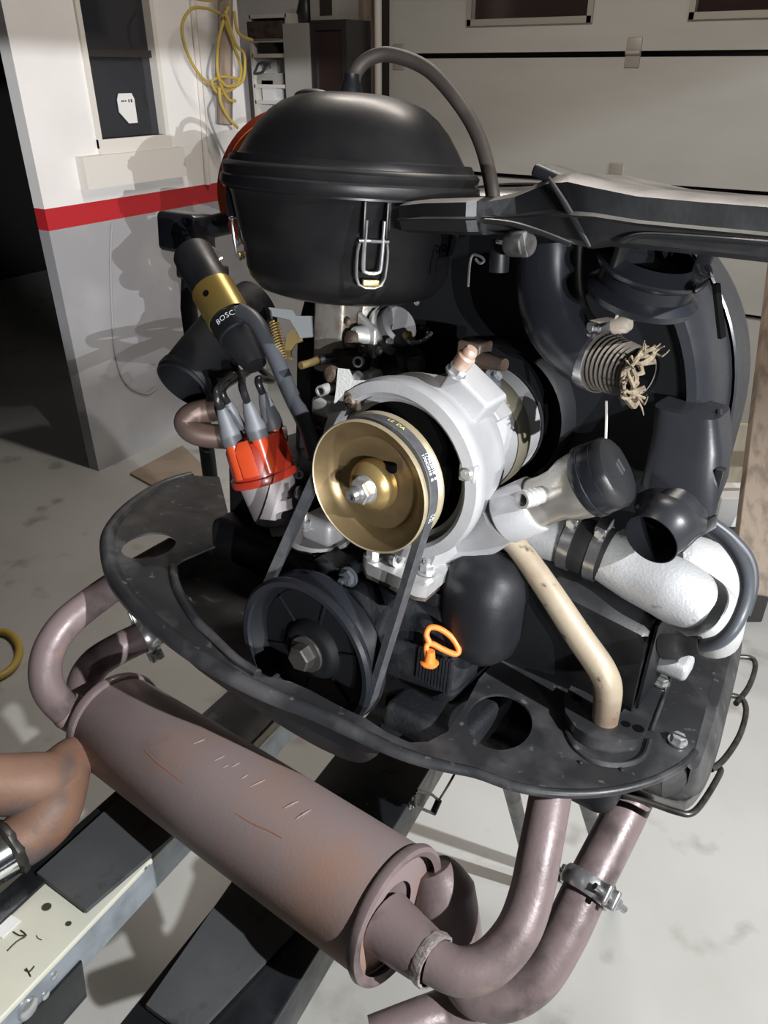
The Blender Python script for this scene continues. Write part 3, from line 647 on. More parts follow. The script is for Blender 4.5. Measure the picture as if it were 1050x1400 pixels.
# ---- oil filler
fa = (PX(822, 652, .66)-PX(705, 700, .715)).normalized(); f0 = PX(705, 700, .715); f1 = PX(822, 652, .66); fl_ = (f1-f0).length
t = thing('oil_filler', 'shiny metal oil filler neck rising right of the alternator', 'oil filler', f0)
MB().lathe(f0, fa, [(-.012, .0250), (-.010, .0268), (.022, .0268), (.024, .0255), (.024, .02)], 40).build('collar', 'alu', t)
MB().lathe(f0, fa, [(.022, .0235), (.035, .0225), (.048, .0235), (.060, .0285), (.070, .0300), (fl_-.012, .0300), (fl_-.012, .02)], 40).build('neck', 'fillertin', t)
cp = MB().lathe(f0+fa*(fl_-.014), fa, [(0, .0315), (.002, .0328), (.008, .0328), (.0085, .0318), (.0095, .0322), (.020, .0318), (.021, .02)], 48).build('cap_skirt', 'gloss', t)
MB().lathe(f0+fa*(fl_+.006), fa, [(0, .031), (.006, .0315), (.010, .029), (.0125, .022), (.013, 1e-5)], 64, None, mod=lambda th_, tt, r: 1+.035*max(0, cos(5*th_))**6).build('cap', 'dusty', t)
cu_, cv_ = basis(fa)
for k in (-1, 1): MB().box(f0+fa*(fl_+.0192)+cu_*.002+cv_*k*.0035, .006, .0008, .0006, (cu_, cv_, fa)).build('cap_mark', 'cable', t)
n0 = PX(742, 676, .675); nd = (PX(712, 684, .655)-n0).normalized()
MB().hollow([n0, n0+nd*.030], .0078, .0022, 22, 1).build('breather_nozzle', 'alubright', t)
for k in range(3): MB().lathe(n0+nd*(.012+.006*k), nd, [(0, .0078), (.0015, .0086), (.003, .0078)], 20).build('nozzle_ring', 'alubright', t)
# ---- intake manifold
t = thing('intake_manifold', 'silver twin intake manifold elbow with rubber boot at the right side', 'manifold', PX(900, 800, .74))
ma = [PX(664, 722, .82), PX(720, 727, .80), PX(790, 745, .775)]
MB().tube(ma, .0235, 24, 8).build('centre_pipe', 'manifold', t)
MB().tube([PX(772, 738, .782), PX(802, 748, .772), PX(832, 760, .762)], [.0265, .0285, .0265], 28, 6).build('rubber_boot', 'rubber', t)
def clamp(parent, c, ax, r, wd, dv):
    ax = ax.normalized(); u, v = basis(ax); hang = math.atan2(dv.dot(v), dv.dot(u))
    cl = MB().lathe(c-ax*wd/2, ax, [(0, r), (0, r+.0014), (wd, r+.0014), (wd, r)], 40).build('hose_clamp', 'steel', parent)
    d = u*cos(hang)+v*sin(hang); q = c+d*(r+.005); tg = ax.cross(d)
    MB().box(q, .012, wd*.55, .0045, (tg, ax, d), .0015).build('screw_housing', 'steel', cl)
    MB().hexa(q+tg*.011, tg, .0048, .006).build('clamp_screw', 'zinc', cl)
    rr = MB()
    for k in range(9):
        th_ = hang-.35-.075*k; dd = u*cos(th_)+v*sin(th_); rr.box(c+dd*(r+.0018), .0004, wd*.42, .0006, (ax.cross(dd), ax, dd))
    rr.build('band_slots', 'darksteel', cl)
    return cl
dirb = PX(832, 760, .762)-PX(772, 738, .782); ub, vb = basis(dirb)
toc = (CAM-PX(780, 742, .78)).normalized(); hang = math.atan2(toc.dot(vb), toc.dot(ub))
clamp(t, PX(781, 741, .779), dirb, .0275, .011, toc*.8+UPV*.9+Rv*.3); clamp(t, PX(818, 755, .767), dirb, .0280, .011, toc*.8+UPV*.9+Rv*.3)
mb = MB().tube([PX(826, 758, .764), PX(870, 782, .750), PX(920, 806, .728), PX(958, 830, .718), PX(974, 846, .724), PX(976, 868, .75)], [.0255, .029, .031, .030, .028, .025], 28, 8)
mb.build('front_runner', 'manifold', t)
MB().tube([PX(850, 760, .790), PX(905, 765, .790), PX(955, 776, .780), PX(978, 793, .780), PX(985, 815, .79), PX(982, 850, .81)], [.028, .031, .031, .029, .028, .026], 28, 8).build('rear_runner', 'manifold', t)
MB().lathe(PX(945, 812, .73), (CAM-PX(945, 812, .73)), [(0, .001), (.0, .001)], 6) if False else None
MB().box(PX(918, 905, .80), .020, .016, .010, None, .006).build('port_flange', 'manifold', t)
# ---- tan pipe
tag(MB().tube([PX(684, 733, .775), PX(705, 745, .76), PX(745, 800, .745), PX(790, 868, .735), PX(822, 915, .73), PX(831, 945, .735), PX(826, 990, .755)], [.0105, .0115, .0125, .0135, .0140, .0138, .0125], 20, 8).build('breather_pipe', 'tan'), 'aged cream metal pipe bending down to the black tin', 'pipe')
# ---- dipstick
t = thing('dipstick', 'orange ring handled dipstick standing in front of the black case', 'dipstick', PX(587, 908, .80))
dp = [PX(x, y, .765) for x, y in ((588, 880), (583, 868), (588, 858), (602, 860), (618, 872), (627, 888), (622, 894), (606, 888), (590, 880), (583, 884), (585, 902))]
MB().tube(dp, .0031, 10, 6).build('ring_handle', 'orange', t)
MB().lathe(PX(587, 908, .768), EZ, [(0, .0085), (.002, .0095), (.004, .006), (.016, .0042), (.016, 1e-5)], 20).build('stopper', 'orange', t)

# ---- rear engine tin
ZT = -.02
t = thing('engine_tin', 'wide black sheet metal tin wrapping round the pulley and both sides', 'engine tin', E(0, .1, ZT))
outer = [(300, 652), (262, 650), (225, 662), (190, 684), (160, 712), (146, 742), (154, 785), (178, 822), (215, 857), (262, 893), (318, 926), (372, 952), (430, 975), (486, 1002), (548, 1030), (600, 1046), (650, 1057), (698, 1074), (745, 1083), (800, 1085), (850, 1079), (895, 1066), (932, 1046), (946, 1036), (957, 1000), (970, 950), (983, 895), (992, 858), (960, 850), (905, 868), (880, 895), (790, 905), (700, 895), (686, 893), (655, 928), (634, 968), (612, 1000), (585, 1014), (560, 1015), (530, 1002), (500, 982), (478, 972), (458, 962), (425, 944), (398, 932), (372, 926), (350, 925), (318, 905), (288, 874), (262, 845), (238, 805), (232, 780), (250, 765), (320, 735)]
outer = [PE(x, y, 'Z', ZT) for x, y in outer]
def ell(cx, cy, rx, ry, z, n=28, rot=0): return [PE(cx+rx*cos(2*pi*k/n)*cos(rot)-ry*sin(2*pi*k/n)*sin(rot), cy+rx*cos(2*pi*k/n)*sin(rot)+ry*sin(2*pi*k/n)*cos(rot), 'Z', z) for k in range(n)]
MB().poly(outer, -EZ*.003, [ell(683, 987, 45, 38, ZT, 32, .15), ell(203, 746, 38, 17, ZT, 24, -.18)]).build('plate', 'tin', t)
lip = [(262, 650), (225, 662), (190, 684), (160, 712), (147, 742), (155, 785), (179, 822), (216, 857), (263, 893), (319, 926), (373, 952), (431, 975), (487, 1002), (549, 1030), (601, 1046), (651, 1057), (699, 1074), (746, 1083), (801, 1085), (851, 1079), (896, 1066), (933, 1046), (950, 1028)]
MB().tube([PE(x, y, 'Z', ZT-.003) for x, y in lip], [.007, .010, .011, .010, .009, .007, .005, .0045, .004, .004], 10, 4).build('rolled_edge', 'tin', t)
# inner rolled bank on the left strip
MB().tube([PE(x, y, 'Z', ZT) for x, y in ((236, 775), (242, 805), (265, 845), (292, 873), (322, 902), (352, 922))], .006, 10, 6).build('inner_edge', 'tin', t)
upx = [(200, 830), (232, 862), (275, 896), (320, 922), (372, 948), (430, 972), (486, 998), (530, 1018)]
lox = [(232, 872), (262, 908), (305, 940), (352, 972), (405, 1005), (452, 1030), (492, 1043), (514, 1034)]
r1 = [PE(x, y, 'Z', ZT-.004) for x, y in upx]; r2 = [PE(x, y, 'Z', ZT-.05) for x, y in lox]
mids = [a.lerp(b, .5)+EY*-.006 for a, b in zip(r1, r2)]
inn = [p+EY*.01-EZ*.0 for p in r2]
MB().loft([catmull(r, 4) for r in (r1, mids, r2, inn, [p+EY*.012 for p in r1])], False).build('pulley_skirt', 'black', t)
# left dish floor and left cylinder cover
MB().poly([PE(x, y, 'Z', ZT-.03) for x, y in ((225, 770), (300, 740), (420, 770), (420, 900), (360, 935), (300, 900), (255, 850))], -EZ*.003).build('left_dish', 'tin', t)
# raised collar round the cream pipe
co = [(770, 985), (768, 965), (778, 948), (800, 958), (815, 968), (812, 978), (815, 990), (828, 995), (842, 990), (850, 980), (883, 997), (878, 1012), (868, 1022), (838, 1026), (806, 1020), (784, 1006)]
MB().poly([PE(x, y+4, 'Z', ZT) for x, y in co], EZ*.014).build('raised_collar', 'tin', t)
cc = [(775, 1000), (788, 1024), (815, 1042), (850, 1046), (878, 1036), (888, 1012)]
MB().tube([PE(x, y, 'Z', ZT+.001) for x, y in cc], .003, 8, 6).build('collar_step', 'tin', t)
for (x, y, r) in ((789, 955, .0055), (873, 996, .0055), (856, 990, .0045)):
    MB().lathe(PE(x, y, 'Z', ZT+.0143), EZ, [(0, r), (.0004, r), (.0004, 1e-5)], 16).build('hole', 'hole', t)
for (x, y) in ((903, 934), (926, 1014)):
    q = PE(x, y, 'Z', ZT+.001); bb_ = MB().lathe(q, EZ, [(0, .0095), (.002, .0095), (.002, 1e-5)], 20); bb_.hexa(q+EZ*.002, EZ, .0075, .006)
    bb_.build('bolt', 'zinc', t); MB().box(q+EZ*.0082, .007, .0009, .0004, None).build('bolt_slot', 'ink', t)
for (x, y, r) in ((345, 930, .0028), (850, 1052, .002), (794, 1042, .002)):
    MB().lathe(PE(x, y, 'Z', ZT+.001), EZ, [(0, r), (r*.6, r*.8), (r*.7, 1e-5)], 12).build('rivet', 'zinc' if x < 400 else 'tin', t)
MB().lathe(PE(587, 962, 'Y', .06), -EY+EZ, [(0, .007), (.002, .006), (.002, 1e-5)], 18).build('slot_screw', 'darksteel', t)
MB().poly([PE(x, y, 'Z', ZT-.045) for x, y in ((520, 1000), (560, 1020), (620, 1010), (700, 900), (640, 850), (540, 880))], -EZ*.003).build('centre_floor', 'black', t)
# right cylinder box
fr_b, fr_t = PE(861, 980, 'Z', ZT), None
xb = (fr_b-C0).dot(EX); ybx = (fr_b-C0).dot(EY); fr_t = PE(888, 857, 'X', xb); zt_ = (fr_t-C0).dot(EZ)
t = thing('cylinder_cover', 'black box shaped cylinder cover under the silver manifold elbow', 'cover', E(.22, .2, ZT))
bxm = MB()
prof = [E(xb, ybx, ZT), E(xb, (fr_t-C0).dot(EY), zt_-.012), E(xb, (fr_t-C0).dot(EY)+.014, zt_), E(xb, ybx+.20, zt_+.02), E(xb, ybx+.20, ZT)]
def sh(dx, dz): return [p-EX*dx+EZ*(dz if i in (1, 2, 3) else 0) for i, p in enumerate(prof)]
bxm.loft([sh(.0, -.006), sh(.006, 0), sh(.10, .012), sh(.17, .022)]); bxm.build('cover_body', 'dusty', t)
MB().box(E(xb+.004, ybx+.09, (ZT+zt_)/2+.005), .0015, .09, (zt_-ZT)/2-.008, None).build('end_flange', 'black', t)
# left cylinder cover
t = thing('cylinder_cover', 'black cylinder cover in shadow behind the red distributor', 'cover', E(-.22, .25, -.02))
MB().box(E(-.18, .30, .03), .12, .14, .07, None, .02).build('cover_body', 'black', t)
MB().box(E(-.20, .16, -.01), .09, .04, .03, None, .015).build('front_step', 'black', t)
# ---- right side tin, valve cover and bail wire
t = thing('heat_duct', 'black curved side tin with folded edges at the lower right', 'engine tin', PX(970, 1000, .80))
cr = [PE(x, y, 'Z', ZT-.001) for x, y in ((936, 1045), (946, 1037), (957, 1000), (970, 950), (983, 895), (993, 855))]
c2 = [PE(x, y, 'Z', ZT-.004) for x, y in ((944, 1052), (956, 1046), (970, 1004), (984, 955), (998, 900), (1006, 858))]
c3 = [PE(x, y, 'Z', ZT-.030) for x, y in ((940, 1070), (962, 1064), (981, 1016), (996, 962), (1011, 905), (1016, 866))]
c4 = [PE(x, y, 'Z', ZT-.060) for x, y in ((925, 1088), (957, 1084), (979, 1036), (994, 978), (1008, 918), (1014, 880))]
MB().loft([catmull(r, 5) for r in (cr, c2, c3, c4, [p-EX*.05 for p in c4])], False).build('side_panel', 'tin', t)
MB().loft([[PE(x, y, 'Z', ZT-.003) for x, y in ((905, 905), (946, 900), (986, 880), (993, 840))], [PE(x, y, 'Z', ZT+.02) for x, y in ((930, 868), (960, 855), (998, 820), (1004, 790))], [PE(x, y, 'Z', ZT+.022) for x, y in ((940, 860), (975, 840), (1012, 815), (1018, 785))]], False).build('upper_fin', 'tin', t)
MB().tube([PE(x, y, 'Z', ZT+.0005) for x, y in ((925, 905), (905, 960), (890, 1000))], .002, 8, 5).build('pressed_rib', 'tin', t)
MB().loft([[PE(x, y, 'Z', ZT-.004) for x, y in ((905, 1062), (928, 1052), (948, 1040))], [PE(x, y, 'Z', ZT-.03) for x, y in ((905, 1076), (930, 1072), (952, 1066))], [PE(x, y, 'Z', ZT-.062) for x, y in ((905, 1090), (928, 1090), (950, 1084))]], False).build('corner_gusset', 'tin', t)
t = thing('valve_cover', 'black rounded valve cover hanging below the side tin at the right', 'valve cover', PE(930, 1060, 'Z', -.13))
lo_ = [(868, 1084), (905, 1100), (935, 1108), (958, 1086), (978, 1040), (990, 985), (1004, 920), (960, 930), (900, 1010)]
hi_ = [(880, 1062), (915, 1062), (940, 1052), (952, 1030), (964, 990), (980, 930), (1000, 885), (950, 890), (900, 960)]
md_ = [(870, 1076), (908, 1088), (940, 1090), (962, 1066), (980, 1020), (993, 965), (1008, 905), (955, 912), (898, 985)]
def rnd(pts, z): q = [PE(x, y, 'Z', z) for x, y in pts]; return catmull(q+[q[0]], 4)[:-1]
lw = rnd(lo_, -.115); ctr_ = sum(lw, V3((0, 0, 0)))/len(lw)
MB().loft([rnd(hi_, -.045), rnd(md_, -.08), lw, [p.lerp(ctr_, .25)-EZ*.012 for p in lw]]).build('cover_shell', 'gloss', t)
def zt(pts, z): return [PE(x, y, 'Z', z) for x, y in pts]
MB().tube(zt(((852, 1086), (890, 1098), (925, 1110), (945, 1112), (962, 1095), (983, 1060), (984, 1050), (973, 1050)), -.10), .0034, 10, 6).build('bail_wire', 'darksteel', t)
MB().tube(zt(((994, 950), (1012, 954), (1019, 964), (1019, 980), (1010, 1008), (990, 1038), (972, 1052)), -.09), .0034, 10, 6).build('bail_wire', 'darksteel', t)
MB().tube(zt(((1004, 898), (1024, 899), (1032, 905), (1031, 920), (1022, 942), (1006, 962)), -.09), .0034, 10, 6).build('bail_wire', 'darksteel', t)
t = thing('heat_exchanger', 'dark exhaust heat exchanger box seen through the round hole in the tin', 'heat exchanger', E(.2, .2, -.14))
MB().box(E(.215, .20, -.095), .10, .10, .032, None, .02).build('box_shell', 'black', t)
MB().box(E(.215, .098, -.10), .05, .01, .02, None, .006).build('front_flange', 'darksteel', t)
# ---- spark plug leads right
t = thing('plug_lead', 'thick grey spark plug lead curving to the plug below the manifold', 'lead', PX(940, 885, .72))
MB().tube([PX(955, 884, .690), PX(985, 876, .672), PX(1008, 850, .665), PX(1021, 810, .675), PX(1016, 775, .69), PX(995, 742, .71), PX(965, 718, .73)], .0062, 14, 8).build('cable', 'cable', t)
pc = PX(903, 884, .715); pdv = (PX(962, 883, .687)-pc).normalized()
MB().lathe(pc, pdv, [(0, .010), (.002, .0118), (.016, .0118), (.019, .0100), (.026, .0085), (.030, .0092), (.038, .0086), (.039, 1e-5)], 24).build('plug_connector', 'rubber', t)
t = tag(MB().tube([PX(1018, 840, .80), PX(1029, 800, .80), PX(1024, 765, .80), PX(1000, 735, .80), PX(970, 712, .80)], .0062, 14, 8).build('plug_lead', 'cable'), 'rear grey spark plug lead running behind the front one by the shroud', 'lead')

# ================================================================== FAN SHROUD
t = thing('fan_shroud', 'large black arched fan shroud behind the alternator', 'fan shroud', E(.06, .3, .04))
def sring(cx, cz, R_, hw, zb_, y, n=40):
    pts = []
    hl = hw+.075; pts.append(E(cx-hl, y, zb_))
    for k in range(n+1):
        a = pi - pi*k/n; pts.append(E(cx+(hw if cos(a) > 0 else hl)*math.copysign(abs(cos(a))**.92, cos(a)), y, cz+R_*sin(a)**.92))
    pts.append(E(cx+hw, y, zb_)); return pts
S = (.050, .235)
rings = [sring(S[0], S[1], .196, .204, .05, .262), sring(S[0], S[1], .206, .214, .05, .250), sring(S[0], S[1], .215, .223, .05, .252), sring(S[0], S[1], .221, .229, .05, .262), sring(S[0], S[1], .224, .233, .05, .30), sring(S[0], S[1], .224, .234, .05, .345)]
MB().loft(rings, False).build('side_band', 'shroud', t)
MB().add(sring(S[0], S[1], .198, .206, .05, .2605), [tuple(range(43))]).build('front_face', 'inner', t, flat=True)  # same paint as the side band, darkened because this face is unlit
MB().add(sring(S[0], S[1], .225, .235, .05, .42), [tuple(range(43))]).build('back_face', 'black', t, flat=True)
MB().loft([sring(S[0], S[1], .227, .237, .05, .343), sring(S[0], S[1], .229, .239, .05, .345), sring(S[0], S[1], .229, .239, .05, .352), sring(S[0], S[1], .226, .236, .05, .42)], False).build('rear_band', 'shroud', t)
MB().lathe(A0, AD, [(.235, .078), (.240, .082), (.262, .084)], 48, EX).build('inlet_ring', 'inner', t)  # unlit tone in the colour, as on the front face
# slot and lip on the rim
q = PE(983, 425, 'X', .287)
MB().box(q, .0015, .008, .022, (EX, EY, (EZ+EX*-.35).normalized())).build('slot', 'hole', t)
# outlet duct
t = thing('heater_outlet', 'black sheet metal outlet duct with round open mouth below the fan shroud', 'duct', PX(905, 740, .66))
oc = PX(890, 738, .655); oax = (CAM-oc).normalized()*.75 - Rv*.35 - ZV*.55; oax.normalize(); ou, ov = basis(oax, Rv)
def oring(c, u, v, a, b, p): return [c+u*a*math.copysign(abs(cos(th_))**p, cos(th_))+v*b*math.copysign(abs(sin(th_))**p, sin(th_)) for th_ in [2*pi*j/36 for j in range(36)]]
uw = (EX*.99+EY*.1).normalized()
D = [oring(PX(947, 556, .735), EX, EY, .030, .035, .45), oring(PX(946, 600, .730), EX, EY, .033, .036, .5), oring(PX(937, 650, .718), EX, (EY*.9+EZ*.35).normalized(), .035, .036, .6),
     oring(PX(920, 696, .695), (EX*.95+ou*.3).normalized(), (EY*.6+ov*-.3+EZ*.5).normalized(), .034, .032, .8)]
def circ(c, r): return [c+ou*cos(2*pi*j/36)*r+ov*sin(2*pi*j/36)*r for j in range(36)]
# align circle start/orientation with the rectangular rings
def best(ring, ref):
    n = len(ring); cands = []
    for rv in (1, -1):
        rr_ = ring[::rv]
        for s in range(0, n):
            q_ = rr_[s:]+rr_[:s]; cands.append((sum((q_[i]-ref[i]).length for i in range(0, n, 6)), s, rv))
    _, s, rv = min(cands); rr_ = ring[::rv]; return rr_[s:]+rr_[:s]
D[3] = best(D[3], D[2]); c4 = best(circ(oc-oax*.030, .0262), D[3]); c5 = best(circ(oc, .0242), c4); c6 = best(circ(oc, .0232), c5); c7 = best(circ(oc-oax*.05, .0225), c6)
MB().loft([D[0], D[1], D[2], D[3], c4, best(circ(oc-oax*.016, .0256), c4), best(circ(oc-oax*.014, .0244), c4), c5, c6, c7], True, (True, True)).build('duct_body', 'shroud', t)
MB().tube([PX(983, 560, .72), PX(984, 600, .715), PX(983, 640, .71), PX(974, 700, .69), PX(958, 724, .68), PX(930, 752, .665)], .0032, 8, 6).build('folded_seam', 'shroud', t)
MB().box(PX(979, 668, .70), .004, .006, .020, (EX, EY, EZ), .001).build('clip', 'dusty', t)
MB().box(PX(961, 722, .675), .012, .003, .006, ((Rv*.8+ZV*.6).normalized(), FW, UPV), .001).build('clip', 'dusty', t)

# ================================================================== AIR CLEANER
ac = PX(480, 255, .80); AZ = EZ
t = thing('air_cleaner', 'big round black air cleaner with domed lid above the carburettor', 'air cleaner', ac-AZ*.13)
MB().lathe(ac, AZ, [(-.108, .02), (-.108, .080), (-.103, .095), (-.092, .105), (-.082, .1085), (-.062, .110), (-.058, .1125), (-.04, .117), (-.012, .123), (-.006, .126), (-.006, .131), (.0, .131)], 84).build('bowl', 'airc', t)
MB().lathe(ac, AZ, [(-.004, .1305), (-.004, .1325), (0, .1345), (.006, .1335), (.008, .1305), (.010, .1315), (.015, .1325), (.018, .130), (.0195, .126), (.022, .1255), (.026, .1230)], 84).build('rim_band', 'airc', t)
MB().lathe(ac, AZ, [(.0225, .1235), (.024, .118), (.028, .1145), (.040, .107), (.054, .097), (.066, .085), (.075, .072), (.081, .056), (.0845, .036), (.0855, .015), (.0855, 1e-5)], 84).build('lid', 'airc', t)
# nub on lid
MB().lathe(PX(480, 124, .835), AZ, [(-.01, .014), (.006, .011), (.010, .0085), (.016, .0085), (.016, 1e-5)], 20).build('lid_spigot', 'black', t)
MB().ball(ac+AZ*.0825-Rv*.043+HV*.02, .024, .012, .007).build('lid_handle', 'black', t)
def onbowl(th_, z, r): return ac + AZ*z + (u_a*cos(th_)+v_a*sin(th_))*r
toC = (CAM-ac); toC = (toC-AZ*toC.dot(AZ)).normalized(); u_a = toC; v_a = AZ.cross(toC)
def latch(th_):
    d = u_a*cos(th_)+v_a*sin(th_); s = AZ.cross(d)
    c = MB()
    def P(x, z, o): 
        r = .121+o if z > -.02 else .1195+o-.0*z
        return ac+d*r+s*x+AZ*z
    L_ = c.tube([P(-.0085, -.022, .012), P(-.0085, -.060, .008), P(-.006, -.068, .007), P(.006, -.068, .007), P(.0085, -.060, .008), P(.0085, -.022, .012)], .0019, 8, 3).build('latch_clip', 'zinc', t)
    MB().tube([P(-.013, -.042, .008), P(-.0145, -.055, .006), P(-.011, -.080, .003), P(.011, -.080, .003), P(.0145, -.055, .006), P(.013, -.042, .008)], .0015, 8, 3).build('outer_wire', 'steel', L_)
    MB().tube([P(-.014, -.040, .010), P(.014, -.040, .010)], .0016, 8, 1).build('cross_pin', 'steel', L_)
    MB().box(P(0, -.078, .004), .008, .003, .003, (s, d, AZ), .001).build('catch', 'brass', L_)
    for k in (-1, 1): MB().box(P(.0105*k, -.022, .008), .0015, .007, .016, (s, d, AZ), .0008).build('latch_ear', 'airc', L_)
    return L_
thl = math.atan2((PX(516, 330, .69)-ac).dot(v_a), (PX(516, 330, .69)-ac).dot(u_a))
latch(thl); latch(thl-2.0)
d_ = u_a*cos(thl+.10)+v_a*sin(thl+.10)
MB().box(ac+d_*.124-AZ*.018, .0012, .006, .012, (AZ.cross(d_), d_, AZ)).build('seam_tab', 'airc', t)
# intake neck + horn (one moulding)
def hs(xt, yt, xb_, yb_, yf, dep, lean=0):
    a = PE(xt, yt, 'Y', yf); b = PE(xb_, yb_, 'Y', yf+lean); bev = .10
    m1 = a.lerp(b, .12)-EY*.003; m2 = a.lerp(b, .5)-EY*.004; m3 = a.lerp(b, .55)-EY*.009; m4 = a.lerp(b, .60)-EY*.004; m5 = a.lerp(b, .9)-EY*.001
    return [a+EY*.010, m1, m2, m3, m4, m5, b+EY*.008, b+EY*dep, a+EY*dep]
H = [hs(548, 276, 550, 318, .085, .05), hs(582, 272, 583, 320, .070, .07), hs(640, 270, 640, 322, .064, .09), hs(654, 269, 655, 322, .070, .095), hs(662, 271, 668, 318, .085, .09), hs(705, 262, 712, 322, .095, .10), hs(748, 240, 768, 332, .085, .11), hs(775, 236, 805, 341, .075, .13), hs(800, 243, 830, 338, .072, .14), hs(870, 258, 880, 342, .075, .14), hs(960, 266, 965, 351, .08, .14), hs(1075, 274, 1080, 364, .085, .14)]
MB().loft(H, True, (True, True)).build('intake_horn', 'horn', t)
MB().tube([PE(x, y, 'Y', .071) for x, y in ((750, 243), (772, 278), (793, 315), (806, 338))], [.0015, .0025, .0025, .0015], 8, 5).build('horn_ridge', 'horn', t)
MB().tube([PE(x, y, 'Y', .068) for x, y in ((662, 302), (700, 306), (740, 318), (780, 334))], .0022, 8, 5).build('horn_flange', 'horn', t)
MB().tube([PE(x, y, 'Y', .064) for x, y in ((850, 330), (880, 322), (960, 326), (1060, 334))], .0022, 8, 5).build('horn_flange', 'horn', t)
MB().box(PE(778, 246, 'Y', .12), .022, .028, .005, ((EX*.96-EZ*.28).normalized(), EY, (EZ*.96+EX*.28).normalized()), .003).build('horn_boss', 'horn', t)
wp = PE(699, 333, 'Y', .085); wd_ = (PE(728, 334, 'Y', .075)-wp).normalized()
MB().lathe(wp, wd_, [(0, .0098), (.001, .0104), (.019, .0104), (.020, .0098), (.020, 1e-5)], 28).build('flap_weight', 'weight', t)
MB().tube([PE(680, 330, 'Y', .09), PE(699, 333, 'Y', .085)], .0022, 8, 1).build('weight_arm', 'steel', t)
MB().tube([PE(684, 328, 'Y', .10), PE(682, 372, 'Y', .10)], [.0085, .0085], 16, 1).build('flap_stub', 'black', t)
MB().tube([PE(x, y, 'Y', .10) for x, y in ((640, 392), (644, 352), (655, 350), (662, 356), (656, 360), (650, 354))], .0012, 6, 4).build('flap_spring', 'steel', t)
MB().tube([PE(x, y, 'Y', .09) for x, y in ((952, 362), (958, 375), (972, 377), (966, 362))], .0022, 6, 2).build('horn_clip', 'black', t)
# warm-air flap funnel under the horn
fc = PX(878, 398, .655); fx = (EZ*.94+EX*.22-EY*.2).normalized()
t = thing('intake_funnel', 'glossy black ringed funnel under the air intake horn', 'funnel', fc)
MB().lathe(fc, fx, [(-.012, .01), (-.012, .034), (-.006, .046), (0, .048), (.003, .044), (.006, .040), (.016, .040), (.020, .045), (.024, .046), (.028, .040), (.032, .034)], 56).build('funnel_ring', 'gloss', t)
for k in (0, 2.2, 4.2):
    u1, v1 = basis(fx); dd = u1*cos(k)+v1*sin(k); MB().box(fc+dd*.038+fx*.036, .003, .006, .014, (fx.cross(dd), dd, fx), .001).build('funnel_rib', 'dusty', t)
MB().tube([fc+fx*.012+Rv*.045, PX(950, 398, .60), PX(968, 385, .60)], .0022, 8, 5).build('spring_wire', 'black', t)
# black elbow + frayed foil hose with clamp
t = thing('warm_air_elbow', 'black elbow duct between fan shroud and air intake', 'duct', PX(760, 440, .78))
MB().tube([PX(752, 335, .71), PX(752, 395, .72), PX(763, 440, .72), PX(790, 475, .715), PX(812, 492, .71)], [.030, .031, .031, .029, .027], 28, 8).build('elbow_tube', 'gloss', t)
h0 = PX(806, 488, .715); h1 = PX(874, 512, .668); hd = (h1-h0).normalized(); hl = (h1-h0).length
t = thing('foil_hose', 'frayed ribbed hose end held by a steel clamp before the fan shroud', 'hose', h1-ZV*.03)
pr = []
for k in range(10): s = hl*.25+k*.0050; pr += [(s, .0252-.0005*k), (s+.0025, .0268-.0005*k)]
MB().lathe(h0, hd, [(0, .0262), (hl*.24, .0262)]+pr+[(hl*.25+.049, .0215)], 40).build('ribbed_tube', 'corr', t)
MB().lathe(h0, hd, [(hl*.25+.0488, .0213), (hl*.25+.012, .020), (hl*.25+.010, 1e-5)], 40).build('tube_inside', 'inner', t)  # shade inside the hose put into the colour
uh, vh = basis(hd); toc = (CAM-h0).normalized(); hg = math.atan2(toc.dot(vh), toc.dot(uh))
clamp(t, h0+hd*hl*.20, hd, .0276, .014, toc*.35+UPV)
for k in range(7):
    pts = []
    for j in range(9):
        th_ = hg-1.6+3.6*j/8+random.uniform(-.1, .1); dd = uh*cos(th_)+vh*sin(th_)
        pts.append(h0+hd*(hl*.25+.049+random.uniform(-.004, .008))+dd*(.024-.002*k+random.uniform(-.004, .004)))
    MB().tube(pts, [random.uniform(.0012, .0028) for _ in range(7)], 6, 4).build('frayed_strand', 'twine', t)
for k in range(22):
    th_ = hg+random.uniform(-2.2, 2.2); dd = uh*cos(th_)+vh*sin(th_); b0 = h0+hd*(hl*.25+.047)+dd*.0225
    MB().tube([b0, b0+hd*random.uniform(.002, .008)+dd*random.uniform(-.004, .008), b0+hd*random.uniform(.004, .012)+dd*random.uniform(-.006, .010)+uh*random.uniform(-.004, .004)], [.0014, .001, .0005], 5, 2).build('fibre', 'twine', t)
t = thing('flap_linkage', 'pale wire with beige plastic ferrule hanging above the frayed hose', 'linkage', PX(848, 446, .655))
MB().tube([PX(846, 400, .645), PX(845, 425, .645), PX(841, 438, .645)], .0016, 8, 4).build('wire', 'wirewhite', t)
q = PX(838, 445, .652); qd = (PX(860, 443, .642)-q).normalized()
MB().lathe(q, qd, [(0, .004), (.001, .0075), (.012, .0075), (.016, .005), (.016, 1e-5)], 18).build('ferrule', 'beige', t)
MB().tube([PX(829, 548, .70), PX(829, 575, .71), PX(828, 606, .715)], .0013, 6, 3).build('lower_wire', 'wirewhite', t)
MB().tube([PX(868, 548, .70), PX(862, 535, .70)], [.0125, .0125], 18, 1).build('black_sleeve', 'gloss', t)
# breather hose over the lid
tag(MB().tube([PX(483, 118, .84), PX(487, 98, .84), PX(505, 80, .835), (PX(535, 75, .83)), PX(585, 95, .82), PX(630, 145, .81), PX(657, 195, .80), PX(672, 255, .79), PX(676, 300, .80)], .0062*1.22, 16, 8).build('vent_hose', 'brown'), 'brown rubber hose arching from the air cleaner lid to the right', 'hose')
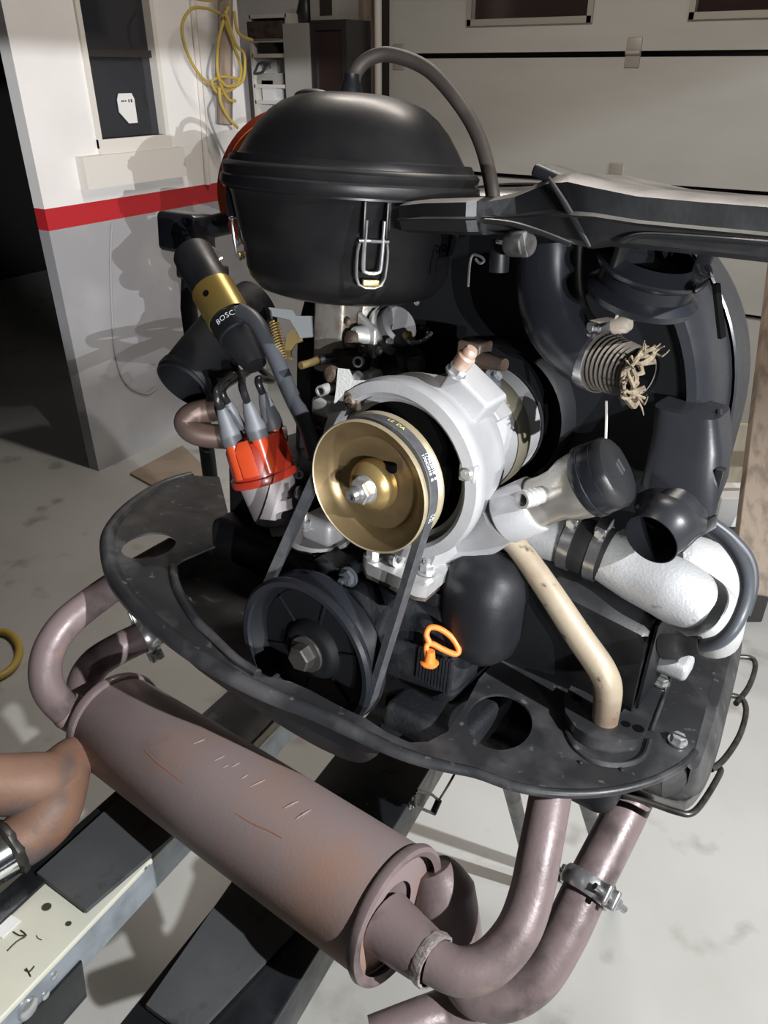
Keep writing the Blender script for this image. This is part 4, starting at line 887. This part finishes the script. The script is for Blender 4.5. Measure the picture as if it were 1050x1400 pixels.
# ================================================================== CARBURETTOR
t = thing('carburettor', 'dirty zinc carburettor below the black air cleaner', 'carburettor', PX(480, 560, .93))
def B(x, y, d, hx, hy, hz, m_, nm, bev=.003, ax=None): return MB().box(PX(x, y, d), hx, hy, hz, ax, bev).build(nm, m_, t)
MB().lathe(PX(488, 470, .93), EZ, [(-.055, .030), (-.03, .032), (-.03, .036), (.0, .036), (.01, .030), (.05, .030), (.05, .036), (.058, .036), (.058, .02)], 32).build('throat', 'carbmid', t)
MB().lathe(PX(460, 425, .90), EZ, [(-.01, .018), (.02, .024), (.02, 1e-5)], 24).build('top_neck', 'carbmid', t)
B(462, 455, .885, .022, .02, .045, 'carbmid', 'float_bowl', .006)
q = PX(500, 452, .865); fx_ = (EX*-.35-EY*.85+EZ*.2).normalized(); fu, fv = basis(fx_, EX*.75+EZ*.3-EY*.3)
MB().box(PX(502, 458, .862), .021, .017, .004, (( EX*.75-EZ*.25-EY*.3).normalized(), EZ, -EY), .0035).build('pump_flange', 'carb', t)
MB().lathe(PX(503, 460, .862), fx_, [(0, .012), (.010, .0105), (.018, .0085), (.020, .007), (.020, 1e-5)], 22).build('pump_cover', 'carb', t)
MB().lathe(PX(476, 463, .845), fx_, [(-.008, .009), (.0, .009), (.002, .006), (.002, 1e-5)], 16).build('idle_jet', 'rustyscrew', t)
for (x, y) in ((477, 440), (496, 478), (520, 480)): screw(MB(), PX(x, y, .85), fx_, .0048, .004).build('screw', 'rustyscrew' if x < 500 else 'zinc', t)
# choke housing: ribbed disc facing right/front
ca = (Rv*.55-FW*.75+UPV*.2).normalized(); cc_ = PX(545, 445, .88)
MB().lathe(cc_, ca, [(-.022, .026), (-.016, .026), (-.016, .031), (-.010, .031), (-.010, .028), (-.004, .028)], 36).build('choke_ring', 'carb', t)
MB().lathe(cc_, ca, [(-.010, .0245), (.002, .0240), (.006, .020), (.006, 1e-5)], 36).build('choke_cap', 'aludark', t)
screw(MB(), PX(532, 468, .855), ca, .0048, .004).build('choke_screw', 'zinc', t); screw(MB(), PX(569, 414, .875), ca, .0035, .003).build('choke_screw', 'zinc', t)
MB().tube([PX(556, 458, .86), PX(560, 468, .86), PX(578, 466, .87), PX(590, 455, .88)], .0024, 8, 5).build('choke_wire', 'zinc', t)
MB().lathe(PX(555, 460, .86), ca, [(0, .005), (.006, .0045), (.008, .003), (.008, 1e-5)], 12).build('choke_terminal', 'brass', t)
MB().tube([PX(436, 491, .86), PX(425, 496, .845), PX(411, 500, .835)], .0042, 12, 1).build('brass_nozzle', 'brass', t)
MB().tube([PX(470, 487, .87), PX(436, 492, .858)], .0060, 12, 1).build('nozzle_sleeve', 'rubber', t)
B(480, 492, .865, .022, .010, .010, 'black', 'fuel_rail', .004)
MB().hollow([PX(492, 494, .85), PX(489, 495, .843)], .006, .002, 16, 1).build('port_ring', 'carb', t)
low = [(462, 503), (478, 505), (481, 512), (484, 520), (500, 520), (498, 534), (482, 545), (462, 555), (456, 555), (459, 535)]
MB().poly([PX(x, y, .832) for x, y in low], FW*.016).build('lower_casting', 'carb', t)
MB().lathe(PX(455, 512, .845), (-FW+Rv*-.3), [(-.012, .0095), (.004, .0095), (.008, .008), (.010, .005), (.010, 1e-5)], 20).build('cutoff_valve', 'rustyscrew', t)
MB().hollow([PX(450, 530, .85), PX(438, 535, .835)], .0062, .002, 18, 1).build('vacuum_nozzle', 'carb', t)
B(447, 555, .86, .014, .012, .010, 'carb', 'base_flange', .004); B(443, 568, .87, .010, .012, .014, 'carbdark', 'manifold_stub', .005)
screw(MB(), PX(489, 515, .842), -FW, .0062, .005).build('mixture_screw', 'zinc', t)
B(500, 515, .87, .018, .012, .010, 'carb', 'side_lug', .005)
MB().lathe(PX(557, 496, .89), (Rv*.5-FW*.7+UPV*.2), [(-.02, .022), (.006, .020), (.010, .014), (.018, .013), (.018, 1e-5)], 24).build('accelerator_housing', 'case', t)
MB().lathe(PX(563, 500, .873), (Rv*.9-FW*.5), [(0, .010), (.012, .009), (.014, .006), (.014, 1e-5)], 20).build('rubber_cap', 'cable', t)
B(580, 480, .92, .008, .008, .03, 'black', 'linkage_post', .003)
# throttle bracket, cam, spring
MB().poly([PX(x, y, .89) for x, y in ((367, 420), (400, 424), (405, 432), (434, 432), (434, 460), (410, 462), (403, 448), (396, 437), (372, 432))], FW*.003).build('throttle_bracket', 'greypaint', t)
MB().poly([PX(x, y, .895) for x, y in ((392, 458), (400, 450), (412, 455), (414, 466), (404, 470), (398, 480), (400, 492), (394, 490), (390, 475))], FW*.004).build('throttle_cam', 'brass', t)
sp_ = []
a, b = PX(374, 440, .885), PX(387, 492, .885); ax_ = (b-a); u1, v1 = basis(ax_)
for k in range(14*10+1): s = k/140; sp_.append(a+ax_*s+(u1*cos(2*pi*14*s)+v1*sin(2*pi*14*s))*.0052)
MB().tube(sp_, .0011, 5, 1).build('return_spring', 'brass', t)
MB().tube([PX(370, 425, .885), PX(371, 433, .885), a], .0011, 5, 2).build('spring_hook', 'steel', t)
# ---- ignition coil and lead
k0, k1 = PX(262, 345, .98), PX(350, 500, .93); ka = (k1-k0).normalized(); kl = (k1-k0).length
t = thing('ignition_coil', 'black ignition coil in a gold metal clamp band left of the carburettor', 'ignition coil', k1)
MB().lathe(k0, ka, [(0, 1e-5), (0, .024), (.004, .026), (kl*.74, .026), (kl*.75, .0235), (kl*.9, .019), (kl, .014), (kl, 1e-5)], 36).build('coil_body', 'black', t)
MB().lathe(k0, ka, [(kl*.34, .0265), (kl*.34, .0278), (kl*.60, .0278), (kl*.60, .0265)], 40).build('clamp_band', 'coilgold', t)
toc = (CAM-k0).normalized(); tk = (toc-ka*toc.dot(ka)).normalized(); sk = ka.cross(tk)
dd = (tk*cos(.35)-sk*sin(.35)*(1 if sk.dot(Rv) > 0 else -1)).normalized()
MB().lathe(k0+ka*kl*.44+dd*.0276, dd, [(0, .0042), (.0006, .0042), (.0006, 1e-5)], 16).build('band_hole', 'hole', t)
vs, fs = text_polys('BOSCH', .010, 1.05); o = []
sg = -1 if sk.dot(Rv) > 0 else 1
for v in vs:
    th_ = v.x/.0262; o.append(k0+ka*(kl*.66-v.y*1)+(tk*cos(th_+.25*0)-sk*sg*sin(th_))*.0264)
MB().add(o, fs).build('print', 'print', t, flat=True)
MB().box(k0+ka*kl*.1-tk*.02, .03, .02, .01, None, .004).build('mount_bracket', 'gloss', t)
tag(MB().tube([PX(330, 425, .915), PX(350, 440, .90), PX(372, 480, .885), PX(398, 540, .87), PX(420, 585, .86), PX(432, 625, .85)], .0095, 18, 8).build('fuel_hose', 'cable'), 'thick dark grey hose running down from the coil to the belt', 'hose')
tag(MB().tube([PX(299, 345, 1.0), PX(285, 338, .99), PX(280, 350, .985), PX(290, 358, .985), PX(304, 352, .985)], .0022, 8, 6).build('coil_clip', 'steel'), 'bright bent wire clip above the ignition coil', 'clip')
# ---- black intake duct lower left
d0, d1 = PX(350, 420, 1.10), PX(250, 528, 1.02)
t = thing('air_duct', 'wide black hose with open lower end left of the distributor', 'duct', d1)
MB().hollow([d0, d0.lerp(d1, .3)+UPV*.01, d0.lerp(d1, .65)+UPV*.006, d1], [.040, .040, .041, .040], .003, 32, 6).build('duct_tube', 'inner', t)
MB().lathe(d1, (d0-d1), [(.004, .0405), (.004, .043), (.014, .043), (.014, .0405)], 36).build('end_band', 'black', t)
tag(MB().tube([PX(300, 558, 1.04), PX(265, 566, 1.03), PX(255, 580, 1.03), PX(275, 594, 1.03), PX(330, 598, 1.04), PX(390, 598, 1.06)], .0165, 20, 8).build('preheat_pipe', 'copper'), 'copper tinted bent pipe behind the red distributor cap', 'pipe')
# ================================================================== DISTRIBUTOR
b0, b1 = PX(384, 716, 0.965), PX(337, 574, 0.925); da = (b1-b0).normalized(); dl = (b1-b0).length
t = thing('distributor', 'red capped distributor with grey metal body left of the belt', 'distributor', b0)
MB().lathe(b0, da, [(-0.0134, 0.0100), (.0, 0.0112), (0.0022, 0.0156), (0.0067, 0.0251), (0.0112, 0.0292), (0.0156, 0.0307), (0.0613, 0.0346), (0.0647, 0.0346), (0.0647, 0.0223)], 44).build('body', 'distgrey', t)
toc = (CAM-b0).normalized(); td = (toc-da*toc.dot(da)).normalized(); sd_ = da.cross(td); sd_ = sd_ if sd_.dot(Rv) > 0 else -sd_
cap = MB().lathe(b0, da, [(0.0613, 0.0223), (0.0613, 0.0418), (0.0647, 0.0426), (0.0702, 0.0418), (0.0714, 0.0385), (0.1048, 0.0368), (0.1126, 0.0329), (0.1148, 0.0223), (0.1148, 1e-5)], 44).build('cap', 'red', t)
def tower(ang, rr_, h, r0, top, m_='redlit', nm='tower'):
    p = b0+(td*cos(ang)+sd_*sin(ang))*rr_
    tw = MB().lathe(p, da, [(0.0736, r0*1.15), (0.1059, r0), (h, r0*.92), (h, 1e-5)], 20).build(nm, m_, t)
    q = p+da*(h-0.0045)
    return q
tws = []
for ang, rr_ in ((-.95, 0.0290), (.25, 0.0290), (1.75, 0.0290), (-2.6, 0.0290)):
    tws.append(tower(ang, rr_, 0.1249, 0.0098, 0))
MB().loft([[b0+(td*cos(a)+sd_*sin(a))*r+da*z for a, r in ((-.62, 0.0335), (-.62, 0.0418), (-.38, 0.0429), (-0.1338, 0.0418), (-0.1338, 0.0335))] for z in (0.0758, 0.1093)]+[[b0+(td*cos(a)+sd_*sin(a))*r+da*0.1182 for a, r in ((-.55, 0.0301), (-.55, 0.0357), (-.38, 0.0368), (-.2, 0.0357), (-.2, 0.0301))]]).build('cap_lug', 'redlit', t)
MB().lathe(b0+sd_*0.0323+td*0.0156+da*0.0335, (sd_*.75+td*.65), [(0, 0.0095), (0.0045, 0.0095), (0.0056, 0.0067), (0.0061, 1e-5)], 20).build('vacuum_port', 'zinc', t)
for k in range(2): MB().hollow([b0+sd_*0.0379+td*0.0134+da*(0.0691-0.0123*k), b0+sd_*0.0401+td*0.0178+da*(0.0691-0.0123*k)], 0.0056, 0.0022, 14, 1).build('clip_ring', 'black', t)
MB().box(b0-da*0.0045, 0.0156, 0.0134, 0.0056, (sd_, td, da), 0.0022).build('foot_clamp', 'distgrey', t)
ends = [((310, 520, 0.990), (345, 505, 1.090)), ((330, 515, 1.010), (320, 500, 1.090)), ((372, 520, 1.010), (350, 500, 1.090)), ((335, 512, 1.050), (350, 500, 1.110))]
lbl = ['black ignition lead with grey boot on the near left tower of the red cap', 'black ignition lead with grey boot on the front middle tower of the red cap', 'black ignition lead with grey boot on the right tower of the red cap', 'black ignition lead with grey boot on the rear tower of the red cap']
mids = [(298, 540, 0.960), (332, 525, 0.970), (365, 535, 0.970), (325, 535, 1.010)]
for q, e_, l_, m_ in zip(tws, ends, lbl, mids):
    lt = thing('ignition_lead', l_, 'lead', q, 'ignition leads on the distributor')
    MB().lathe(q, da, [(-0.0045, 0.0117), (0.0022, 0.0125), (0.0112, 0.0120), (0.0201, 0.0095), (0.0290, 0.0087), (0.0401, 0.0056), (0.0413, 1e-5)], 20).build('boot', 'boot', lt)
    MB().tube([q+da*0.0379, q+da*0.0580, PX(*e_[0]), PX(*e_[1])], 0.0047, 10, 6).build('cable', 'wire', lt)
# ================================================================== MUFFLER AND PIPES
mL, mR = PX(158, 988, 1.03), PX(543, 1250, .748); ma_ = (mR-mL).normalized(); ml = (mR-mL).length
t = thing('muffler', 'rust brown cylindrical muffler slung across below the pulley', 'muffler', mL.lerp(mR, .5)-ZV*.066)
RM = .0650
MB().lathe(mL, ma_, [(.004, .02), (.004, RM-.003), (.010, RM), (ml*.5, RM+.001), (ml-.008, RM), (ml-.006, .03)], 64).build('shell', 'rust', t)
for s, sgn in ((0, 1), (ml, -1)):
    MB().lathe(mL+ma_*s, ma_, [(-.004*sgn-.001, RM-.006), (-.006*sgn, RM), (-.004*sgn, RM+.004), (.002*sgn, RM+.005), (.006*sgn, RM+.003), (.007*sgn, RM-.002)], 64).build('end_rim', 'rustpipe', t)
MB().lathe(mL, ma_, [(ml-.007, RM-.004), (ml-.012, RM*.8), (ml-.012, 1e-5)], 48).build('end_plate', 'rustpipe', t)
# stamped marks
mu, mv = basis(ma_, ZV)
for (x, y, dx, dy) in ((272, 1014, 8, -3), (300, 1037, 7, -3), (322, 1046, 6, -3), (352, 1071, 11, -5), (398, 1100, 10, -5), (415, 1113, 10, -6), (308, 1048, 4, -2), (334, 1062, 5, -3)):
    def onm(xx, yy):
        r = ray(xx, yy); o_ = CAM-mL; rp = r-ma_*r.dot(ma_); op = o_-ma_*o_.dot(ma_)
        A_, B_, C_ = rp.dot(rp), 2*rp.dot(op), op.dot(op)-(RM+.0008)**2; dsc = max(B_*B_-4*A_*C_, 0); return CAM+r*((-B_-dsc**.5)/(2*A_))
    MB().tube([onm(x-dx, y-dy), onm(x, y), onm(x+dx, y+dy)], [.0006, .0012, .0006], 6, 3).build('stamped_mark', 'rust', t)
for pts in (((198, 1026), (212, 1040), (232, 1056), (252, 1072)), ((322, 1112), (345, 1126), (368, 1136), (386, 1146))):
    MB().tube([onm(x, y) for x, y in pts], [.0004, .0007, .0004], 5, 5).build('rust_streak', 'streak', t)
# neck + weld ring + pipe A
nk0 = PX(528, 1262, .742); nk1 = PX(590, 1312, .705)
MB().tube([nk0, PX(556, 1285, .725), nk1], [.031, .0275, .0235], 24, 6).build('outlet_neck', 'rustpipe', t)
MB().lathe(nk1, (nk1-nk0), [(-.005, .0225), (-.005, .0250), (.0, .0262), (.005, .0250), (.005, .0225)], 30, mod=lambda th_, tt, r: 1+.02*sin(9*th_)+.015*sin(17*th_+tt*900)).build('weld_ring', 'weld', t)
MB().tube([PX(592, 1185, .80), PX(606, 1220, .80), PX(620, 1275, .795), PX(632, 1318, .79)], [.020, .034, .030, .024], 24, 6).build('lower_stub', 'rustpipe', t)
ta = thing('exhaust_pipe', 'bent rusty exhaust pipe rising from the muffler weld ring to the tin', 'exhaust pipe', PX(650, 1330, .70))
MB().tube([nk1, PX(628, 1328, .695), PX(668, 1318, .695), PX(705, 1278, .702), PX(725, 1228, .715), PX(738, 1165, .73), PX(752, 1090, .755), PX(760, 1040, .78)], .0205, 26, 8).build('bent_tube', 'rustpipe', ta)
tbp = thing('exhaust_pipe', 'outer rusty exhaust pipe with silver clamp, rising at the far right', 'exhaust pipe', PX(690, 1370, .76))
MB().tube([PX(626, 1325, .79), PX(650, 1358, .775), PX(692, 1362, .765), PX(735, 1335, .765), PX(770, 1280, .775), PX(798, 1222, .79), PX(830, 1160, .81), PX(862, 1095, .835), PX(885, 1040, .86)], .0225, 26, 8).build('bent_tube', 'rustpipe', tbp)
cA = PX(803, 1212, .79); cax = (PX(830, 1160, .81)-PX(770, 1280, .775)).normalized()
def exclamp(parent, c, ax, r, side):
    u, v = basis(ax, side)
    cl = MB().lathe(c-ax*.009, ax, [(0, r), (-.001, r+.003), (.004, r+.0055), (.014, r+.0055), (.019, r+.003), (.018, r)], 36).build('exhaust_clamp', 'zinc', parent)
    for s in (-1, 1):
        q = c+u*s*(r+.009)
        for k in (-1, 1): MB().box(q+v*.006*k, .009, .003, .010, (u, v, ax), .002).build('clamp_ear', 'zinc', cl)
        bo = MB().tube([q-v*.018, q+v*.026], .0036, 10, 1); bo.hexa(q+v*.009, v, .0072, .007); bo.build('clamp_bolt', 'zinc', cl)
    return cl
exclamp(tbp, cA, cax, .0225, -FW*.8-UPV*.25)
tag(MB().tube([PX(640, 1365, .80), PX(610, 1385, .80), PX(570, 1398, .79), PX(510, 1420, .78)], [.026, .024, .022, .021], 24, 6).build('tail_pipe', 'rustpipe'), 'rusty tail pipe stub at the bottom edge below the muffler outlet', 'exhaust pipe')
# left pipes
tl = thing('exhaust_pipe', 'rusty U shaped exhaust pipe curling round left of the muffler', 'exhaust pipe', PX(60, 930, 1.0))
MB().tube([mL+ma_*.012, PX(118, 985, 1.02), PX(85, 966, 1.0), PX(64, 935, .985), PX(65, 895, .985), PX(88, 855, 1.0), PX(130, 820, 1.03), PX(175, 790, 1.07), PX(240, 752, 1.12)], [.021]*4+[.0205]*6, 24, 8).build('bent_tube', 'rustpipe', tl)
cdir = (PX(85, 966, 1.0)-PX(118, 985, 1.02)).normalized()
MB().lathe(PX(112, 982, 1.017), cdir, [(-.01, .0222), (-.008, .0242), (.022, .0242), (.026, .0228), (.028, .0222)], 28).build('sleeve', 'rust', tl)
tl2 = thing('exhaust_pipe', 'inner rusty exhaust pipe with loose clamp left under the tin', 'exhaust pipe', PX(120, 930, 1.1))
MB().tube([PX(118, 962, 1.09), PX(114, 935, 1.075), PX(130, 908, 1.075), PX(160, 888, 1.09), PX(200, 868, 1.11), PX(260, 835, 1.15)], .0225, 24, 8).build('bent_tube', 'rustpipe', tl2)
exclamp(tl2, PX(200, 868, 1.11), (PX(260, 835, 1.15)-PX(160, 888, 1.09)).normalized(), .0230, UPV)
# heat blackened Y pipe bottom left
ty = thing('tail_pipe', 'heat rusted forked tail pipe with chrome tip at the lower left', 'exhaust pipe', PX(50, 1090, .93))
def flat(P, rs, sq): return P
MB().tube([mL+ma_*.03-UPV*.02, PX(112, 1030, .985), PX(75, 1065, .94), PX(40, 1072, .915), PX(-30, 1072, .89)], [.024, .026, .036, .037, .034], 26, 8).build('upper_branch', 'tail', ty)
MB().tube([PX(92, 1050, .955), PX(70, 1105, .92), PX(40, 1140, .90), PX(14, 1158, .885)], [.028, .036, .033, .030], 26, 8).build('lower_branch', 'tail', ty)
MB().lathe(PX(16, 1157, .886), (PX(14, 1158, .885)-PX(40, 1140, .90)), [(-.006, .030), (-.002, .0335), (.003, .034), (.007, .031)], 30, mod=lambda th_, tt, r: 1+.03*sin(11*th_)+.02*sin(23*th_)).build('weld_ring', 'darksteel', ty)
MB().tube([PX(12, 1160, .884), PX(-14, 1176, .87), PX(-50, 1198, .85)], .0305, 28, 3).build('chrome_tip', 'chrome', ty)

# ---- the work lamp behind the photographer, its hoods cut off the light at lamp height
t = thing('work_lamp', 'hooded twin floodlight on a pole across the room behind the photographer', 'lamp', V3((4.05, -3.45, 0)))
for k, L_ in enumerate(LAMPS):
    fwd = (V3((-2.62, 2.3, 1.49))-L_).normalized(); sd2 = V3((fwd.y, -fwd.x, 0)).normalized(); up_ = sd2.cross(fwd)
    MB().box(L_+fwd*.35+up_*.008, .45, .24, .002, (fwd, sd2, up_)).build('hood', 'beam', t)
    MB().box(L_-fwd*.1-up_*.05, .004, .16, .05, (fwd, sd2, up_)).build('back_plate', 'beam', t)
MB().tube([V3((4.05, -3.45, 0)), V3((4.05, -3.45, 1.94))], .02, 12, 1).build('pole', 'beam', t)
MB().tube([LAMPS[0]+V3((.08, -.08, -.06)), V3((4.05, -3.45, 1.9)), LAMPS[1]+V3((.08, -.08, -.06))], .01, 10, 1).build('cross_bar', 'beam', t)
t = thing('clip_lamp', 'lamp with a cone shade on a pole right of the engine', 'lamp', V3((SPOT.x+.15, SPOT.y, 0)))
sa = (SPOT_AIM-SPOT).normalized()
MB().lathe(SPOT-sa*.05, sa, [(0, .02), (.0, .045), (.04, .05), (.04, .048), (.002, .043)], 24).build('shade', 'beam', t)
MB().tube([V3((SPOT.x+.15, SPOT.y, 0)), V3((SPOT.x+.15, SPOT.y, SPOT.z)), SPOT-sa*.05], .012, 10, 4).build('pole', 'beam', t)
t = thing('added_side_lamp', 'added unseen rim light with hood and pole beyond the right frame edge', 'lamp', V3((SIDE.x+.12, SIDE.y, 0)))
da_, db_ = pwy(690, 229, YD-.03), pwy(1050, 112, YD-.03)
hn_ = (db_-SIDE).cross(da_-SIDE).normalized(); hn_ = hn_ if hn_.z > 0 else -hn_
hf_ = ((da_+db_)/2-SIDE).normalized(); hs_ = hn_.cross(hf_)
MB().box(SIDE+hf_*.20+hn_*.009, .28, .75, .002, (hf_, hs_, hn_)).build('hood', 'beam', t)  # added plate, tilted to cut the added side light along a door diagonal
MB().tube([V3((SIDE.x+.12, SIDE.y, 0)), V3((SIDE.x+.12, SIDE.y, SIDE.z))], .014, 10, 1).build('pole', 'beam', t)
